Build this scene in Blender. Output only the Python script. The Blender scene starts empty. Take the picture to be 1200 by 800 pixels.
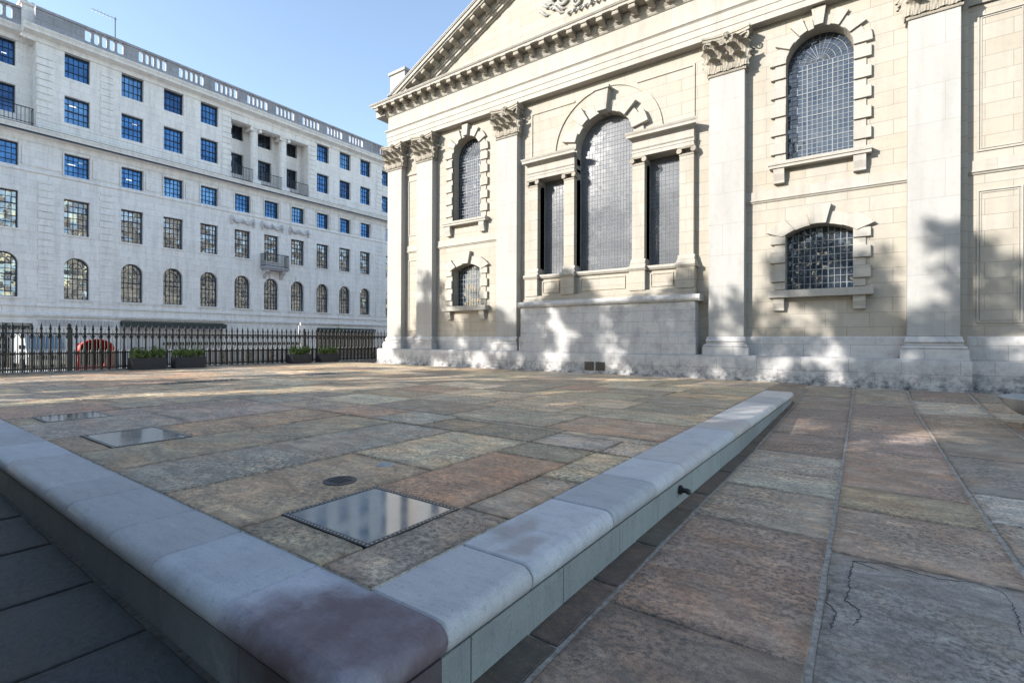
import bpy, bmesh, math, random
from mathutils import Vector, Matrix, noise as mnoise
random.seed(7)
R = math.radians
PI = math.pi
scn = bpy.context.scene
COL = scn.collection

# ------------------------------------------------------------------ helpers
class MB:
    """collects shapes for one mesh object"""
    def __init__(s):
        s.v = []; s.f = []; s.c = []; s.smooth = False; s.fr = None
    def add(s, vs, fs, col=None):
        n = len(s.v)
        if s.fr:
            vs = [s.fr(*p) for p in vs]
        s.v += [tuple(p) for p in vs]
        for f in fs:
            s.f.append([n + i for i in f]); s.c.append(col)
    def box(s, x0, x1, y0, y1, z0, z1, col=None):
        s.add([(x0,y0,z0),(x1,y0,z0),(x1,y1,z0),(x0,y1,z0),(x0,y0,z1),(x1,y0,z1),(x1,y1,z1),(x0,y1,z1)],
              [(0,3,2,1),(4,5,6,7),(0,1,5,4),(1,2,6,5),(2,3,7,6),(3,0,4,7)], col)
    def taper(s, x0, x1, y0, y1, z0, z1, d, col=None):
        # box whose top is inset by d
        s.add([(x0,y0,z0),(x1,y0,z0),(x1,y1,z0),(x0,y1,z0),(x0+d,y0+d,z1),(x1-d,y0+d,z1),(x1-d,y1-d,z1),(x0+d,y1-d,z1)],
              [(0,3,2,1),(4,5,6,7),(0,1,5,4),(1,2,6,5),(2,3,7,6),(3,0,4,7)], col)
    def prism(s, poly, a0, a1, axis='y', col=None):
        # poly in the two other axes, extruded along axis
        n = len(poly)
        def P(p, a):
            if axis == 'y': return (p[0], a, p[1])
            if axis == 'x': return (a, p[0], p[1])
            return (p[0], p[1], a)
        vs = [P(p, a0) for p in poly] + [P(p, a1) for p in poly]
        fs = [tuple(range(n)), tuple(range(2*n-1, n-1, -1))]
        fs += [(i, (i+1) % n, n + (i+1) % n, n + i) for i in range(n)]
        s.add(vs, fs, col)
    def profile(s, prof, x0, x1, m0=0.0, m1=0.0, ybase=None):
        # moulding: prof = [(y,z)...] closed polygon, run in x; m0/m1 = mitre (x grows outward with projection)
        n = len(prof)
        yb = max(p[0] for p in prof) if ybase is None else ybase
        vs = [(x0 - m0*(yb-p[0]), p[0], p[1]) for p in prof] + [(x1 + m1*(yb-p[0]), p[0], p[1]) for p in prof]
        fs = [tuple(range(n)), tuple(range(2*n-1, n-1, -1))]
        fs += [(i, (i+1) % n, n + (i+1) % n, n + i) for i in range(n)]
        s.add(vs, fs)
    def wedge(s, cx, cz, r0, r1, a0, a1, y0, y1, seg=1, flat_out=True):
        pts = []
        for i in range(seg+1):
            a = a0 + (a1-a0)*i/seg
            pts.append((cx + r0*math.cos(a), cz + r0*math.sin(a)))
        for i in range(seg, -1, -1):
            a = a0 + (a1-a0)*i/seg
            pts.append((cx + r1*math.cos(a), cz + r1*math.sin(a)))
        s.prism(pts, y0, y1)
    def tube(s, pts, r, n=6, cap=True):
        pts = [Vector(p) for p in pts]
        rs = r if isinstance(r, (list, tuple)) else [r]*len(pts)
        rings = []
        up = Vector((0.13, 0.27, 0.95)).normalized()
        for i, p in enumerate(pts):
            d = (pts[min(i+1, len(pts)-1)] - pts[max(i-1, 0)])
            if d.length < 1e-9: d = Vector((0,0,1))
            d.normalize()
            a = d.cross(up)
            if a.length < .05: a = d.cross(Vector((1,0,0)))
            a.normalize(); b = d.cross(a)
            rings.append([tuple(p + (a*math.cos(2*PI*k/n) + b*math.sin(2*PI*k/n))*rs[i]) for k in range(n)])
        vs = [q for rg in rings for q in rg]
        fs = []
        for i in range(len(rings)-1):
            for k in range(n):
                fs.append((i*n+k, i*n+(k+1) % n, (i+1)*n+(k+1) % n, (i+1)*n+k))
        if cap:
            fs.append(tuple(range(n-1, -1, -1))); m = (len(rings)-1)*n
            fs.append(tuple(range(m, m+n)))
        s.add(vs, fs)
    def lathe(s, prof, cx, cy, n=24, a0=0, a1=2*PI):
        full = abs(a1-a0-2*PI) < 1e-6
        m = n if full else n+1
        vs = []
        for (r, z) in prof:
            for k in range(m):
                a = a0 + (a1-a0)*k/n
                vs.append((cx + r*math.cos(a), cy + r*math.sin(a), z))
        fs = []
        for i in range(len(prof)-1):
            for k in range(n):
                k2 = (k+1) % m if full else k+1
                fs.append((i*m+k, i*m+k2, (i+1)*m+k2, (i+1)*m+k))
        s.add(vs, fs)
    def build(s, name, mat, parent=None, loc=None, smooth=False, bevel=0, solid=0, sub=0):
        me = bpy.data.meshes.new(name)
        off = Vector((0,0,0))
        if parent is not None:
            q = parent
            while q is not None:
                off += q.location; q = q.parent
        if loc is not None: off = off + Vector(loc)
        me.from_pydata([(p[0]-off.x, p[1]-off.y, p[2]-off.z) for p in s.v], [], s.f)
        if any(c is not None for c in s.c):
            at = me.color_attributes.new('slab', 'FLOAT_COLOR', 'CORNER')
            k = 0
            for pi, p in enumerate(me.polygons):
                c = s.c[pi] or (1,1,1)
                for qi, li in enumerate(p.loop_indices):
                    d_ = c[qi] if isinstance(c, list) else c
                    at.data[li].color = (d_[0], d_[1], d_[2], d_[3] if len(d_) > 3 else 1)
        bm = bmesh.new(); bm.from_mesh(me)
        bmesh.ops.recalc_face_normals(bm, faces=bm.faces)
        bm.to_mesh(me); bm.free()
        if smooth:
            for p in me.polygons: p.use_smooth = True
            try: me.set_sharp_from_angle(angle=R(38))
            except Exception: pass
        me.materials.append(mat)
        o = bpy.data.objects.new(name, me); COL.objects.link(o)
        if parent is not None: o.parent = parent
        if loc is not None: o.location = loc
        if bevel:
            m = o.modifiers.new('bevel', 'BEVEL'); m.width = bevel; m.segments = 2; m.limit_method = 'ANGLE'
        if solid:
            m = o.modifiers.new('solid', 'SOLIDIFY'); m.thickness = solid
        if sub:
            m = o.modifiers.new('sub', 'SUBSURF'); m.levels = sub; m.render_levels = sub
        return o

def tag(o, label=None, cat=None, group=None, kind=None):
    if label: o['label'] = label
    if cat: o['category'] = cat
    if group: o['group'] = group
    if kind: o['kind'] = kind
    return o
def thing(name, loc, label, cat, group=None, rz=0):
    o = bpy.data.objects.new(name, None); COL.objects.link(o)
    o.location = loc; o.rotation_euler = (0,0,rz); o.empty_display_size = .2
    return tag(o, label, cat, group)
def copy_tree(o, parent=None):
    c = o.copy(); COL.objects.link(c)
    if parent is not None: c.parent = parent
    for ch in list(o.children):
        copy_tree(ch, c)
    return c

# ------------------------------------------------------------------ materials
class NT:
    def __init__(s, name):
        s.m = bpy.data.materials.new(name); s.m.use_nodes = True
        s.t = s.m.node_tree; s.n = s.t.nodes; s.l = s.t.links
        s.b = s.n['Principled BSDF']
    def node(s, ty, **kw):
        n = s.n.new(ty)
        for k, v in kw.items():
            if k in ('inp',):
                for a, b in v.items(): n.inputs[a].default_value = b
            else: setattr(n, k, v)
        return n
    def lk(s, a, b): s.l.new(a, b)
    def noise(s, vec, scale, detail=4, rough=.55, dist=0):
        n = s.node('ShaderNodeTexNoise', inp={'Scale': scale, 'Detail': detail, 'Roughness': rough, 'Distortion': dist})
        if vec is not None: s.lk(vec, n.inputs['Vector'])
        return n.outputs['Fac']
    def ramp(s, fac, stops):
        n = s.node('ShaderNodeValToRGB'); e = n.color_ramp.elements
        while len(e) < len(stops): e.new(.5)
        for i, (p, c) in enumerate(stops):
            e[i].position = p; e[i].color = (c if len(c) == 4 else (*c, 1)) if isinstance(c, (tuple, list)) else (c,c,c,1)
        s.lk(fac, n.inputs[0]); return n.outputs[0]
    def mix(s, fac, a, b, mode='MIX'):
        n = s.node('ShaderNodeMix', data_type='RGBA', blend_type=mode)
        for sock, v in ((0, fac), (6, a), (7, b)):
            if isinstance(v, bpy.types.NodeSocket): s.lk(v, n.inputs[sock])
            elif isinstance(v, (tuple, list)): n.inputs[sock].default_value = (*v, 1) if len(v) == 3 else v
            else: n.inputs[sock].default_value = v
        return n.outputs[2]
    def math(s, op, a, b=0.0):
        n = s.node('ShaderNodeMath', operation=op)
        for i, v in enumerate((a, b)):
            if isinstance(v, bpy.types.NodeSocket): s.lk(v, n.inputs[i])
            else: n.inputs[i].default_value = v
        return n.outputs[0]
    def pos(s): return s.node('ShaderNodeNewGeometry').outputs['Position']
    def mapv(s, vec, scale=(1,1,1), loc=(0,0,0), rot=(0,0,0)):
        n = s.node('ShaderNodeMapping'); s.lk(vec, n.inputs[0])
        n.inputs['Scale'].default_value = scale; n.inputs['Location'].default_value = loc; n.inputs['Rotation'].default_value = rot
        return n.outputs[0]
    def bump(s, h, strength=.3, dist=.01, prev=None):
        n = s.node('ShaderNodeBump', inp={'Strength': strength, 'Distance': dist})
        s.lk(h, n.inputs['Height'])
        if prev is not None: s.lk(prev, n.inputs['Normal'])
        return n.outputs[0]
    def out(s, col=None, rough=None, nrm=None, **kw):
        if col is not None:
            if isinstance(col, bpy.types.NodeSocket): s.lk(col, s.b.inputs['Base Color'])
            else: s.b.inputs['Base Color'].default_value = (*col, 1)
        if rough is not None:
            if isinstance(rough, bpy.types.NodeSocket): s.lk(rough, s.b.inputs['Roughness'])
            else: s.b.inputs['Roughness'].default_value = rough
        if nrm is not None: s.lk(nrm, s.b.inputs['Normal'])
        for k, v in kw.items(): s.b.inputs[k.replace('_', ' ')].default_value = v
        return s.m

def simple(name, col, rough=.6, **kw):
    return NT(name).out(col, rough, **kw)

def wall_uv(t):
    """(x+y, z) from world position, for walls that face either axis"""
    p = t.pos(); sp = t.node('ShaderNodeSeparateXYZ'); t.lk(p, sp.inputs[0])
    u = t.math('ADD', sp.outputs[0], sp.outputs[1])
    cb = t.node('ShaderNodeCombineXYZ'); t.lk(u, cb.inputs[0]); t.lk(sp.outputs[2], cb.inputs[1])
    return p, cb.outputs[0], sp

def ashlar_extra(t, col, p, sp, low):
    z = sp.outputs[2]
    f = t.math('MULTIPLY', t.ramp(z, [(.0, 1.0), (low, 0)]), t.ramp(t.noise(p, 5, 6, .75), [(.42, 0), (.62, 1)]))
    col = t.mix(f, col, (.055,.055,.06))
    return t.mix(t.math('MULTIPLY', t.ramp(t.noise(p, 1.6, 6, .7), [(.50, 0), (.68, .55)]), 1.0), col, t.mix(1.0, col, (.5,.5,.54), 'MULTIPLY'))

def ashlar(name, ca, cb_, mortar, bw=.9, rh=.36, msize=.006, grime=.35, patch=.5, rough=.85, joint=.5, streak=.25, bump=.35, dirt=(.18,.17,.17), low=0):
    t = NT(name); p, uv, sp = wall_uv(t)
    br = t.node('ShaderNodeTexBrick', offset=.5)
    t.lk(uv, br.inputs['Vector'])
    for k, v in {'Scale': 1.0, 'Mortar Size': msize, 'Mortar Smooth': .1, 'Bias': -.25, 'Brick Width': bw, 'Row Height': rh}.items(): br.inputs[k].default_value = v
    br.inputs['Color1'].default_value = (*ca, 1); br.inputs['Color2'].default_value = (*cb_, 1); br.inputs['Mortar'].default_value = (*mortar, 1)
    big = t.noise(p, .55, 3, .6)
    col = t.mix(t.ramp(big, [(.35, 0), (.65, patch)]), br.outputs['Color'], ca)
    # mortar lines again, weaker where the stone is clean
    col = t.mix(t.math('MULTIPLY', br.outputs['Fac'], joint), col, mortar)
    st = t.noise(t.mapv(p, (3.2, 3.2, .35)), 1.0, 5, .6)
    col = t.mix(t.ramp(st, [(.45, 0), (.8, streak)]), col, dirt)
    g = t.noise(p, 7, 6, .7)
    col = t.mix(t.ramp(g, [(.5, 0), (.85, grime)]), col, dirt)
    if low: col = ashlar_extra(t, col, p, sp, low)
    fine = t.noise(p, 60, 3, .6)
    col = t.mix(.10, col, t.ramp(fine, [(.3, .35), (.7, 1.0)]), 'MULTIPLY')
    h = t.math('ADD', t.math('MULTIPLY', fine, .25), t.math('MULTIPLY', g, .5))
    h = t.math('SUBTRACT', h, t.math('MULTIPLY', br.outputs['Fac'], 1.0))
    return t.out(col, rough, t.bump(h, bump, .006))

M = {}
M['church'] = ashlar('church_ashlar', (.325,.300,.252), (.305,.260,.198), (.17,.15,.12), .95, .37, .006, .34, .5, streak=.38, joint=.40, dirt=(.17,.15,.125))
M['pilaster'] = ashlar('pilaster_stone', (.315,.307,.288), (.30,.288,.262), (.22,.205,.18), 1.4, .9, .005, .3, .5, streak=.42, joint=.5, bump=.25, dirt=(.17,.165,.155))
M['trim'] = ashlar('trim_stone', (.33,.31,.272), (.305,.275,.23), (.18,.165,.14), 1.3, 3.0, .004, .42, .4, streak=.42, joint=.45, bump=.2, dirt=(.17,.15,.125))
M['plinth'] = ashlar('plinth_stone', (.43,.42,.405), (.39,.38,.365), (.22,.21,.20), 1.05, .34, .005, .42, .4, streak=.30, joint=.28, bump=.5, dirt=(.10,.10,.11), low=.6)
M['carve'] = ashlar('carved_stone', (.29,.26,.21), (.27,.24,.195), (.2,.2,.2), 3, 3, .001, .65, .4, streak=.45, joint=.0, dirt=(.06,.052,.042))
M['portland'] = ashlar('portland_stone', (.86,.82,.78), (.78,.73,.69), (.52,.48,.45), .95, .42, .007, .45, .5, streak=.36, joint=.30, bump=.25, dirt=(.30,.27,.27))
M['portland_dark'] = ashlar('weathered_parapet', (.36,.35,.37), (.28,.275,.29), (.15,.15,.17), 1.0, .4, .008, .5, .4, streak=.4, joint=.3, dirt=(.10,.10,.11))
M['carve_grey'] = ashlar('carved_grey_stone', (.58,.56,.56), (.52,.50,.50), (.3,.3,.3), 3, 3, .001, .6, .4, streak=.4, joint=0, dirt=(.12,.12,.13))

def glass_mat(name, col, ior=1.9, rough=.04, wave=.0, wscale=1.5, mottle=None, cell=None):
    t = NT(name); p = t.pos()
    nrm = None
    if wave:
        nrm = t.bump(t.noise(p, wscale, 2, .4), 1.0, wave)
    c = col
    if mottle:
        c = t.mix(t.ramp(t.noise(p, mottle[1], 4, .6), [(.35, 0), (.7, 1)]), col, mottle[0])
    if cell:
        vo = t.node('ShaderNodeTexVoronoi', inp={'Scale': cell[0], 'Randomness': .35}, distance='CHEBYCHEV'); t.lk(p, vo.inputs['Vector'])
        sb = t.node('ShaderNodeVectorMath', operation='SUBTRACT'); t.lk(vo.outputs['Color'], sb.inputs[0]); sb.inputs[1].default_value = (.5,.5,.5)
        sc_ = t.node('ShaderNodeVectorMath', operation='SCALE'); t.lk(sb.outputs[0], sc_.inputs[0]); sc_.inputs['Scale'].default_value = cell[1]
        ad = t.node('ShaderNodeVectorMath', operation='ADD'); t.lk(sc_.outputs[0], ad.inputs[0])
        if nrm is not None: t.lk(nrm, ad.inputs[1])
        else: t.lk(t.node('ShaderNodeNewGeometry').outputs['Normal'], ad.inputs[1])
        nm = t.node('ShaderNodeVectorMath', operation='NORMALIZE'); t.lk(ad.outputs[0], nm.inputs[0]); nrm = nm.outputs[0]
    m = t.out(c, rough, nrm); t.b.inputs['IOR'].default_value = ior
    return m
M['pane'] = glass_mat('sky_tinted_pane', (.08,.22,.44), 1.5, .03, .012, 1.2, ((.03,.09,.19), .9), (2.2, .05)); M['pane'].node_tree.nodes['Principled BSDF'].inputs['Metallic'].default_value = .6  # blue of the reflected sky is put into the pane colour
for nm_, ca_, cb2 in (('pane_light', (.16,.32,.52), (.08,.18,.32)), ('pane_navy', (.04,.12,.27), (.02,.05,.12)), ('pane_dark', (.05,.06,.08), (.02,.03,.04))):
    M[nm_] = glass_mat(nm_, ca_, 1.5, .03, .012, 1.2, (cb2, 1.1), (2.2, .07)); M[nm_].node_tree.nodes['Principled BSDF'].inputs['Metallic'].default_value = .55
M['pane_low'] = glass_mat('old_window_pane', (.55,.56,.54), 1.6, .03, .03, 1.9, ((.25,.27,.27), 1.3), (3.2, .16)); M['pane_low'].node_tree.nodes['Principled BSDF'].inputs['Metallic'].default_value = .7
M['church_glass'] = glass_mat('leaded_glass', (.010,.018,.032), 1.75, .05, .01, 3.5, ((.035,.045,.055), 2), (8.0, .10))
M['east_glass'] = glass_mat('etched_leaded_glass', (.10,.106,.115), 1.5, .07, 0, 8, ((.15,.155,.165), 1.2), (7.0, .018))
M['clear_dark'] = glass_mat('dark_shop_glass', (.02,.022,.025), 1.6, .05)
M['sky_glass'] = glass_mat('windscreen_glass', (.10,.15,.2), 1.8, .05)
M['iron'] = NT('black_iron').out((.012,.013,.015), .42)
M['frame'] = NT('dark_window_frame').out((.022,.032,.06), .5)
M['lead'] = NT('lead_came').out((.15,.162,.175), .55)
M['lead_dark'] = NT('dark_lead_came').out((.17,.175,.18), .6)
M['lamp'] = NT('lit_office_lamp').out((.8,.8,.8), .5); M['lamp'].node_tree.nodes['Principled BSDF'].inputs['Emission Color'].default_value = (1,.97,.9,1); M['lamp'].node_tree.nodes['Principled BSDF'].inputs['Emission Strength'].default_value = .6
M['blind'] = NT('window_blind').out((.5,.48,.44), .8)
M['red'] = NT('red_vinyl').out((.55,.03,.025), .45)
M['black'] = NT('black_rubber').out((.02,.02,.02), .7)
M['white_paint'] = NT('white_paint').out((.75,.76,.78), .35)
M['cream_paint'] = NT('cream_paint').out((.55,.50,.36), .5)
M['chrome'] = NT('bare_metal').out((.5,.5,.5), .3, None, Metallic=1.0)
M['dark_green'] = NT('dark_green_fascia').out((.02,.03,.028), .5)
M['void'] = NT('dark_void').out((.012,.012,.014), .9)
M['shop_white'] = NT('pale_shop_panel').out((.62,.62,.64), .6)
M['planter'] = NT('charcoal_planter').out((.028,.030,.036), .6)
M['soil'] = NT('potting_soil').out((.03,.022,.015), .95)
M['bark'] = NT('bark').out((.10,.085,.065), .9)
M['lead_roof'] = NT('lead_roof').out((.28,.29,.31), .6)
def leafmat(name, a, b):
    t = NT(name); p = t.pos()
    c = t.mix(t.ramp(t.noise(p, 9, 2, .5), [(.35, 0), (.65, 1)]), a, b)
    return t.out(c, .55)
M['leaf'] = leafmat('bush_leaf', (.04,.10,.022), (.17,.22,.05))
M['tree_leaf'] = leafmat('tree_leaf', (.05,.09,.02), (.09,.12,.03))
M['flower'] = NT('red_flower').out((.5,.05,.03), .6)

# york stone paving
def york(name, value=1.0, wet=.0, gloss=.62, tint=(1,1,1), moss=.0):
    t = NT(name); p = t.pos()
    at = t.node('ShaderNodeVertexColor', layer_name='slab')
    base = at.outputs['Color']
    so_ = t.node('ShaderNodeVectorMath', operation='SCALE'); t.lk(base, so_.inputs[0]); so_.inputs['Scale'].default_value = 173.0
    ad_ = t.node('ShaderNodeVectorMath', operation='ADD'); t.lk(p, ad_.inputs[0]); t.lk(so_.outputs[0], ad_.inputs[1])
    q = ad_.outputs[0]
    n1 = t.noise(t.mapv(q, (1.0, 1.5, 1), rot=(0,0,R(25))), 1.3, 6, .68, .8)
    n2 = t.noise(t.mapv(q, (1.1, 2.3, 1), (3,1,0), (0,0,R(-32))), 2.6, 9, .74, .9)
    n3 = t.noise(p, 26, 8, .78)
    n4 = t.noise(p, 150, 3, .7)
    col = t.mix(t.ramp(n1, [(.45, 0), (.66, .6)]), base, t.mix(1.0, base, (1.35,.98,.74), 'MULTIPLY'))
    col = t.mix(t.ramp(n2, [(.40, .75), (.54, 0)]), col, t.mix(1.0, col, (.45,.46,.48), 'MULTIPLY'))
    col = t.mix(t.ramp(n2, [(.55, 0), (.68, .8)]), col, t.mix(1.0, col, (1.7,1.66,1.55), 'MULTIPLY'))
    # black lichen speckle in patches
    patch = t.ramp(t.noise(q, .9, 3, .55, .3), [(.38, .25), (.60, 1)])
    sp = t.math('MULTIPLY', t.ramp(n3, [(.47, 0), (.58, .9)]), patch)
    col = t.mix(sp, col, (.035,.034,.036))
    sp2 = t.ramp(n3, [(.28, .55), (.40, 0)])
    col = t.mix(sp2, col, t.mix(1.0, col, (1.6,1.6,1.55), 'MULTIPLY'))
    col = t.mix(.8, col, t.ramp(n4, [(.25, .40), (.75, 1.5)]), 'MULTIPLY')
    # grit flecks
    vor = t.node('ShaderNodeTexVoronoi', inp={'Scale': 28.0}); t.lk(p, vor.inputs['Vector'])
    fl = t.ramp(vor.outputs['Distance'], [(.03, .8), (.06, 0)])
    fl = t.math('MULTIPLY', fl, t.ramp(t.noise(p, 5, 2), [(.55, 0), (.6, 1)]))
    col = t.mix(fl, col, (.42,.42,.42))
    edge = t.math('SUBTRACT', 1.0, at.outputs['Alpha'])
    edge = t.math('MULTIPLY', edge, t.ramp(t.noise(p, 9, 5, .7), [(.35, .05), (.62, .9)]))
    col = t.mix(edge, col, t.mix(1.0, col, (.48,.47,.45), 'MULTIPLY'))
    if moss:
        col = t.mix(t.ramp(t.noise(p, 1.7, 5, .6), [(.5, 0), (.7, moss)]), col, (.05,.06,.035))
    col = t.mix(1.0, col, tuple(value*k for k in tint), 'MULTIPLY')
    h = t.math('ADD', t.math('MULTIPLY', n2, 1.2), t.math('MULTIPLY', n3, .5))
    h = t.math('ADD', h, t.math('MULTIPLY', n4, .15))
    rough = t.ramp(n2, [(.3, gloss - .12), (.7, gloss + .12)])
    return t.out(col, rough, t.bump(h, .55, .018))
M['york'] = york('york_stone', 2.65, tint=(1.13,1.0,.80))
M['york_low'] = york('worn_york_stone', 2.15, tint=(1.12,1.0,.84))
M['york_side'] = york('shade_dark_york_stone', .30, tint=(.95,1.0,1.05), gloss=.7)  # the passage's deep shade is put into this stone colour
def grout(name, a, b):
    t = NT(name); p = t.pos(); n = t.noise(p, 22, 6, .7)
    return t.out(t.mix(t.ramp(n, [(.35, 0), (.65, 1)]), a, b), .95, t.bump(n, .6, .01))
M['grout'] = grout('dark_grout', (.05,.047,.04), (.13,.12,.09))
M['grout_pale'] = grout('pale_mortar', (.20,.175,.145), (.45,.41,.35))
def coping(name, value=1.0):
    t = NT(name); p = t.pos()
    at = t.node('ShaderNodeVertexColor', layer_name='slab')
    n1 = t.noise(t.mapv(p, (1,1,1)), 1.6, 6, .65, .6)
    n2 = t.noise(t.mapv(p, (1, 5, 1), rot=(0,0,R(20))), 3, 7, .7, .5)
    n3 = t.noise(p, 40, 6, .75)
    base = at.outputs['Color']
    col = t.mix(t.ramp(n1, [(.45, 0), (.7, .5)]), base, t.mix(1.0, base, (.86,.76,.74), 'MULTIPLY'))
    col = t.mix(t.ramp(n2, [(.3, .45), (.5, 0)]), col, t.mix(1.0, col, (.62,.66,.72), 'MULTIPLY'))
    col = t.mix(t.ramp(n2, [(.6, 0), (.75, .3)]), col, (.55,.55,.54))
    col = t.mix(t.ramp(n3, [(.56, 0), (.70, .6)]), col, (.10,.10,.11))
    col = t.mix(.5, col, t.ramp(t.noise(p, 130, 3, .7), [(.25, .6), (.75, 1.25)]), 'MULTIPLY')
    col = t.mix(t.ramp(t.noise(p, 4.5, 5, .7), [(.5, 0), (.75, .45)]), col, (.19,.20,.22))
    # purple wine coloured stain on the corner stone
    gr = t.node('ShaderNodeTexGradient', gradient_type='SPHERICAL')
    wob = t.node('ShaderNodeVectorMath', operation='ADD')
    nn = t.node('ShaderNodeTexNoise', inp={'Scale': 5.0, 'Detail': 3.0}); t.lk(p, nn.inputs['Vector'])
    sc = t.node('ShaderNodeVectorMath', operation='SCALE'); t.lk(nn.outputs['Color'], sc.inputs[0]); sc.inputs['Scale'].default_value = .30
    t.lk(p, wob.inputs[0]); t.lk(sc.outputs[0], wob.inputs[1])
    mp = t.node('ShaderNodeMapping', vector_type='TEXTURE'); t.lk(wob.outputs[0], mp.inputs[0])
    mp.inputs['Location'].default_value = (-1.36, 1.42, .12); mp.inputs['Scale'].default_value = (.85, .36, .7); mp.inputs['Rotation'].default_value = (0,0,R(28))
    t.lk(mp.outputs[0], gr.inputs[0])
    spz_ = t.node('ShaderNodeSeparateXYZ'); t.lk(p, spz_.inputs[0])
    inc = t.math('LESS_THAN', spz_.outputs[1], 1.44)
    col = t.mix(t.math('MULTIPLY', inc, t.math('MULTIPLY', t.ramp(gr.outputs['Fac'], [(.0, 0), (.42, .95)]), t.ramp(t.noise(p, 5, 6, .7), [(.3, .75), (.6, 1)]))), col, (.085,.058,.066))
    # two rusty smears further along
    for (lx, ly, sx, sy) in ((-1.62, 2.45, .16, .42), (-1.45, 2.3, .10, .3)):
        g2 = t.node('ShaderNodeTexGradient', gradient_type='SPHERICAL')
        m2 = t.node('ShaderNodeMapping', vector_type='TEXTURE'); t.lk(wob.outputs[0], m2.inputs[0])
        m2.inputs['Location'].default_value = (lx+.08, ly+.08, .05); m2.inputs['Scale'].default_value = (sx, sy, .6)
        t.lk(m2.outputs[0], g2.inputs[0])
        col = t.mix(t.ramp(g2.outputs['Fac'], [(.15, 0), (.6, .55)]), col, (.20,.16,.145))
    col = t.mix(1.0, col, (value,)*3, 'MULTIPLY')
    h = t.math('ADD', t.math('MULTIPLY', n2, .6), t.math('MULTIPLY', n3, .4))
    return t.out(col, .6, t.bump(h, .6, .014))
M['coping'] = coping('blue_grey_coping', 1.30)
M['riser'] = coping('green_grey_riser', .85)
def asphalt():
    t = NT('asphalt'); p = t.pos(); n = t.noise(p, 30, 5, .7)
    return t.out(t.mix(n, (.04,.04,.042), (.08,.08,.08)), .9)
M['asphalt'] = asphalt()
def floor_glass():
    t = NT('floor_glass'); p = t.pos()
    n = t.noise(p, 3, 5, .6)
    c = t.mix(t.ramp(n, [(.35, 0), (.7, 1)]), (.14,.165,.18), (.20,.22,.23))
    n5 = t.noise(p, 55, 4, .7)
    c = t.mix(t.ramp(n5, [(.60, 0), (.70, .6)]), c, (.25,.24,.22))
    m = t.out(c, t.ramp(n, [(.3, .04), (.8, .14)])); t.b.inputs['IOR'].default_value = 2.4
    return m
M['floor_glass'] = floor_glass()

# ------------------------------------------------------------------ world, sun, camera
EL, AZ = R(21.0), R(30.0)           # sun height; light travels towards (sin AZ, cos AZ)
w = bpy.data.worlds.new('World'); scn.world = w; w.use_nodes = True
wt = w.node_tree; bg = wt.nodes['Background']
sky = wt.nodes.new('ShaderNodeTexSky'); sky.sky_type = 'NISHITA'; sky.sun_disc = False
sky.sun_elevation = EL; sky.sun_rotation = PI + AZ
sky.air_density = 1.0; sky.dust_density = .45; sky.ozone_density = 1.0
hs = wt.nodes.new('ShaderNodeHueSaturation'); hs.inputs['Saturation'].default_value = .93
wt.links.new(sky.outputs[0], hs.inputs['Color']); wt.links.new(hs.outputs[0], bg.inputs[0]); bg.inputs[1].default_value = .145
sl = bpy.data.lights.new('sun', 'SUN'); sl.energy = 3.9; sl.angle = R(.53); sl.color = (1, .955, .895)
so = bpy.data.objects.new('sun', sl); COL.objects.link(so)
dirv = Vector((math.sin(AZ)*math.cos(EL), math.cos(AZ)*math.cos(EL), -math.sin(EL)))
so.rotation_euler = dirv.to_track_quat('-Z', 'Y').to_euler(); so.location = (-20, -30, 25)

cd = bpy.data.cameras.new('camera'); cam = bpy.data.objects.new('camera', cd); COL.objects.link(cam); scn.camera = cam
cd.sensor_width = 36; cd.lens = 577/1200*36; cd.clip_start = .05; cd.clip_end = 2000; cd.shift_y = -2.5/1200
CAMH = 1.13
cam.location = (0, 0, CAMH)
cam.matrix_world = Matrix.Translation((0,0,CAMH)) @ Matrix.Rotation(R(35.5), 4, 'Z') @ Matrix.Rotation(R(90), 4, 'X') @ Matrix.Rotation(R(.2), 4, 'Z')
scn.view_settings.view_transform = 'Standard'; scn.view_settings.look = 'None'; scn.view_settings.gamma = 1
scn.view_settings.exposure = 1.38
scn.cycles.max_bounces = 8; scn.cycles.diffuse_bounces = 4

# ------------------------------------------------------------------ ground
STREET = -.60
mb = MB(); mb.box(-900, 900, -900, 900, STREET-.5, STREET)
tag(mb.build('street', M['asphalt']), kind='structure')
mb = MB()
mb.box(-33.5, -21.95, -6, 60, STREET+.004, STREET+.12)
mb.box(-38.5, -36.5, -6, 60, STREET+.004, STREET+.12)
tag(mb.build('pavement', simple('street_pavement', (.42,.41,.39), .85)), kind='structure')

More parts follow.
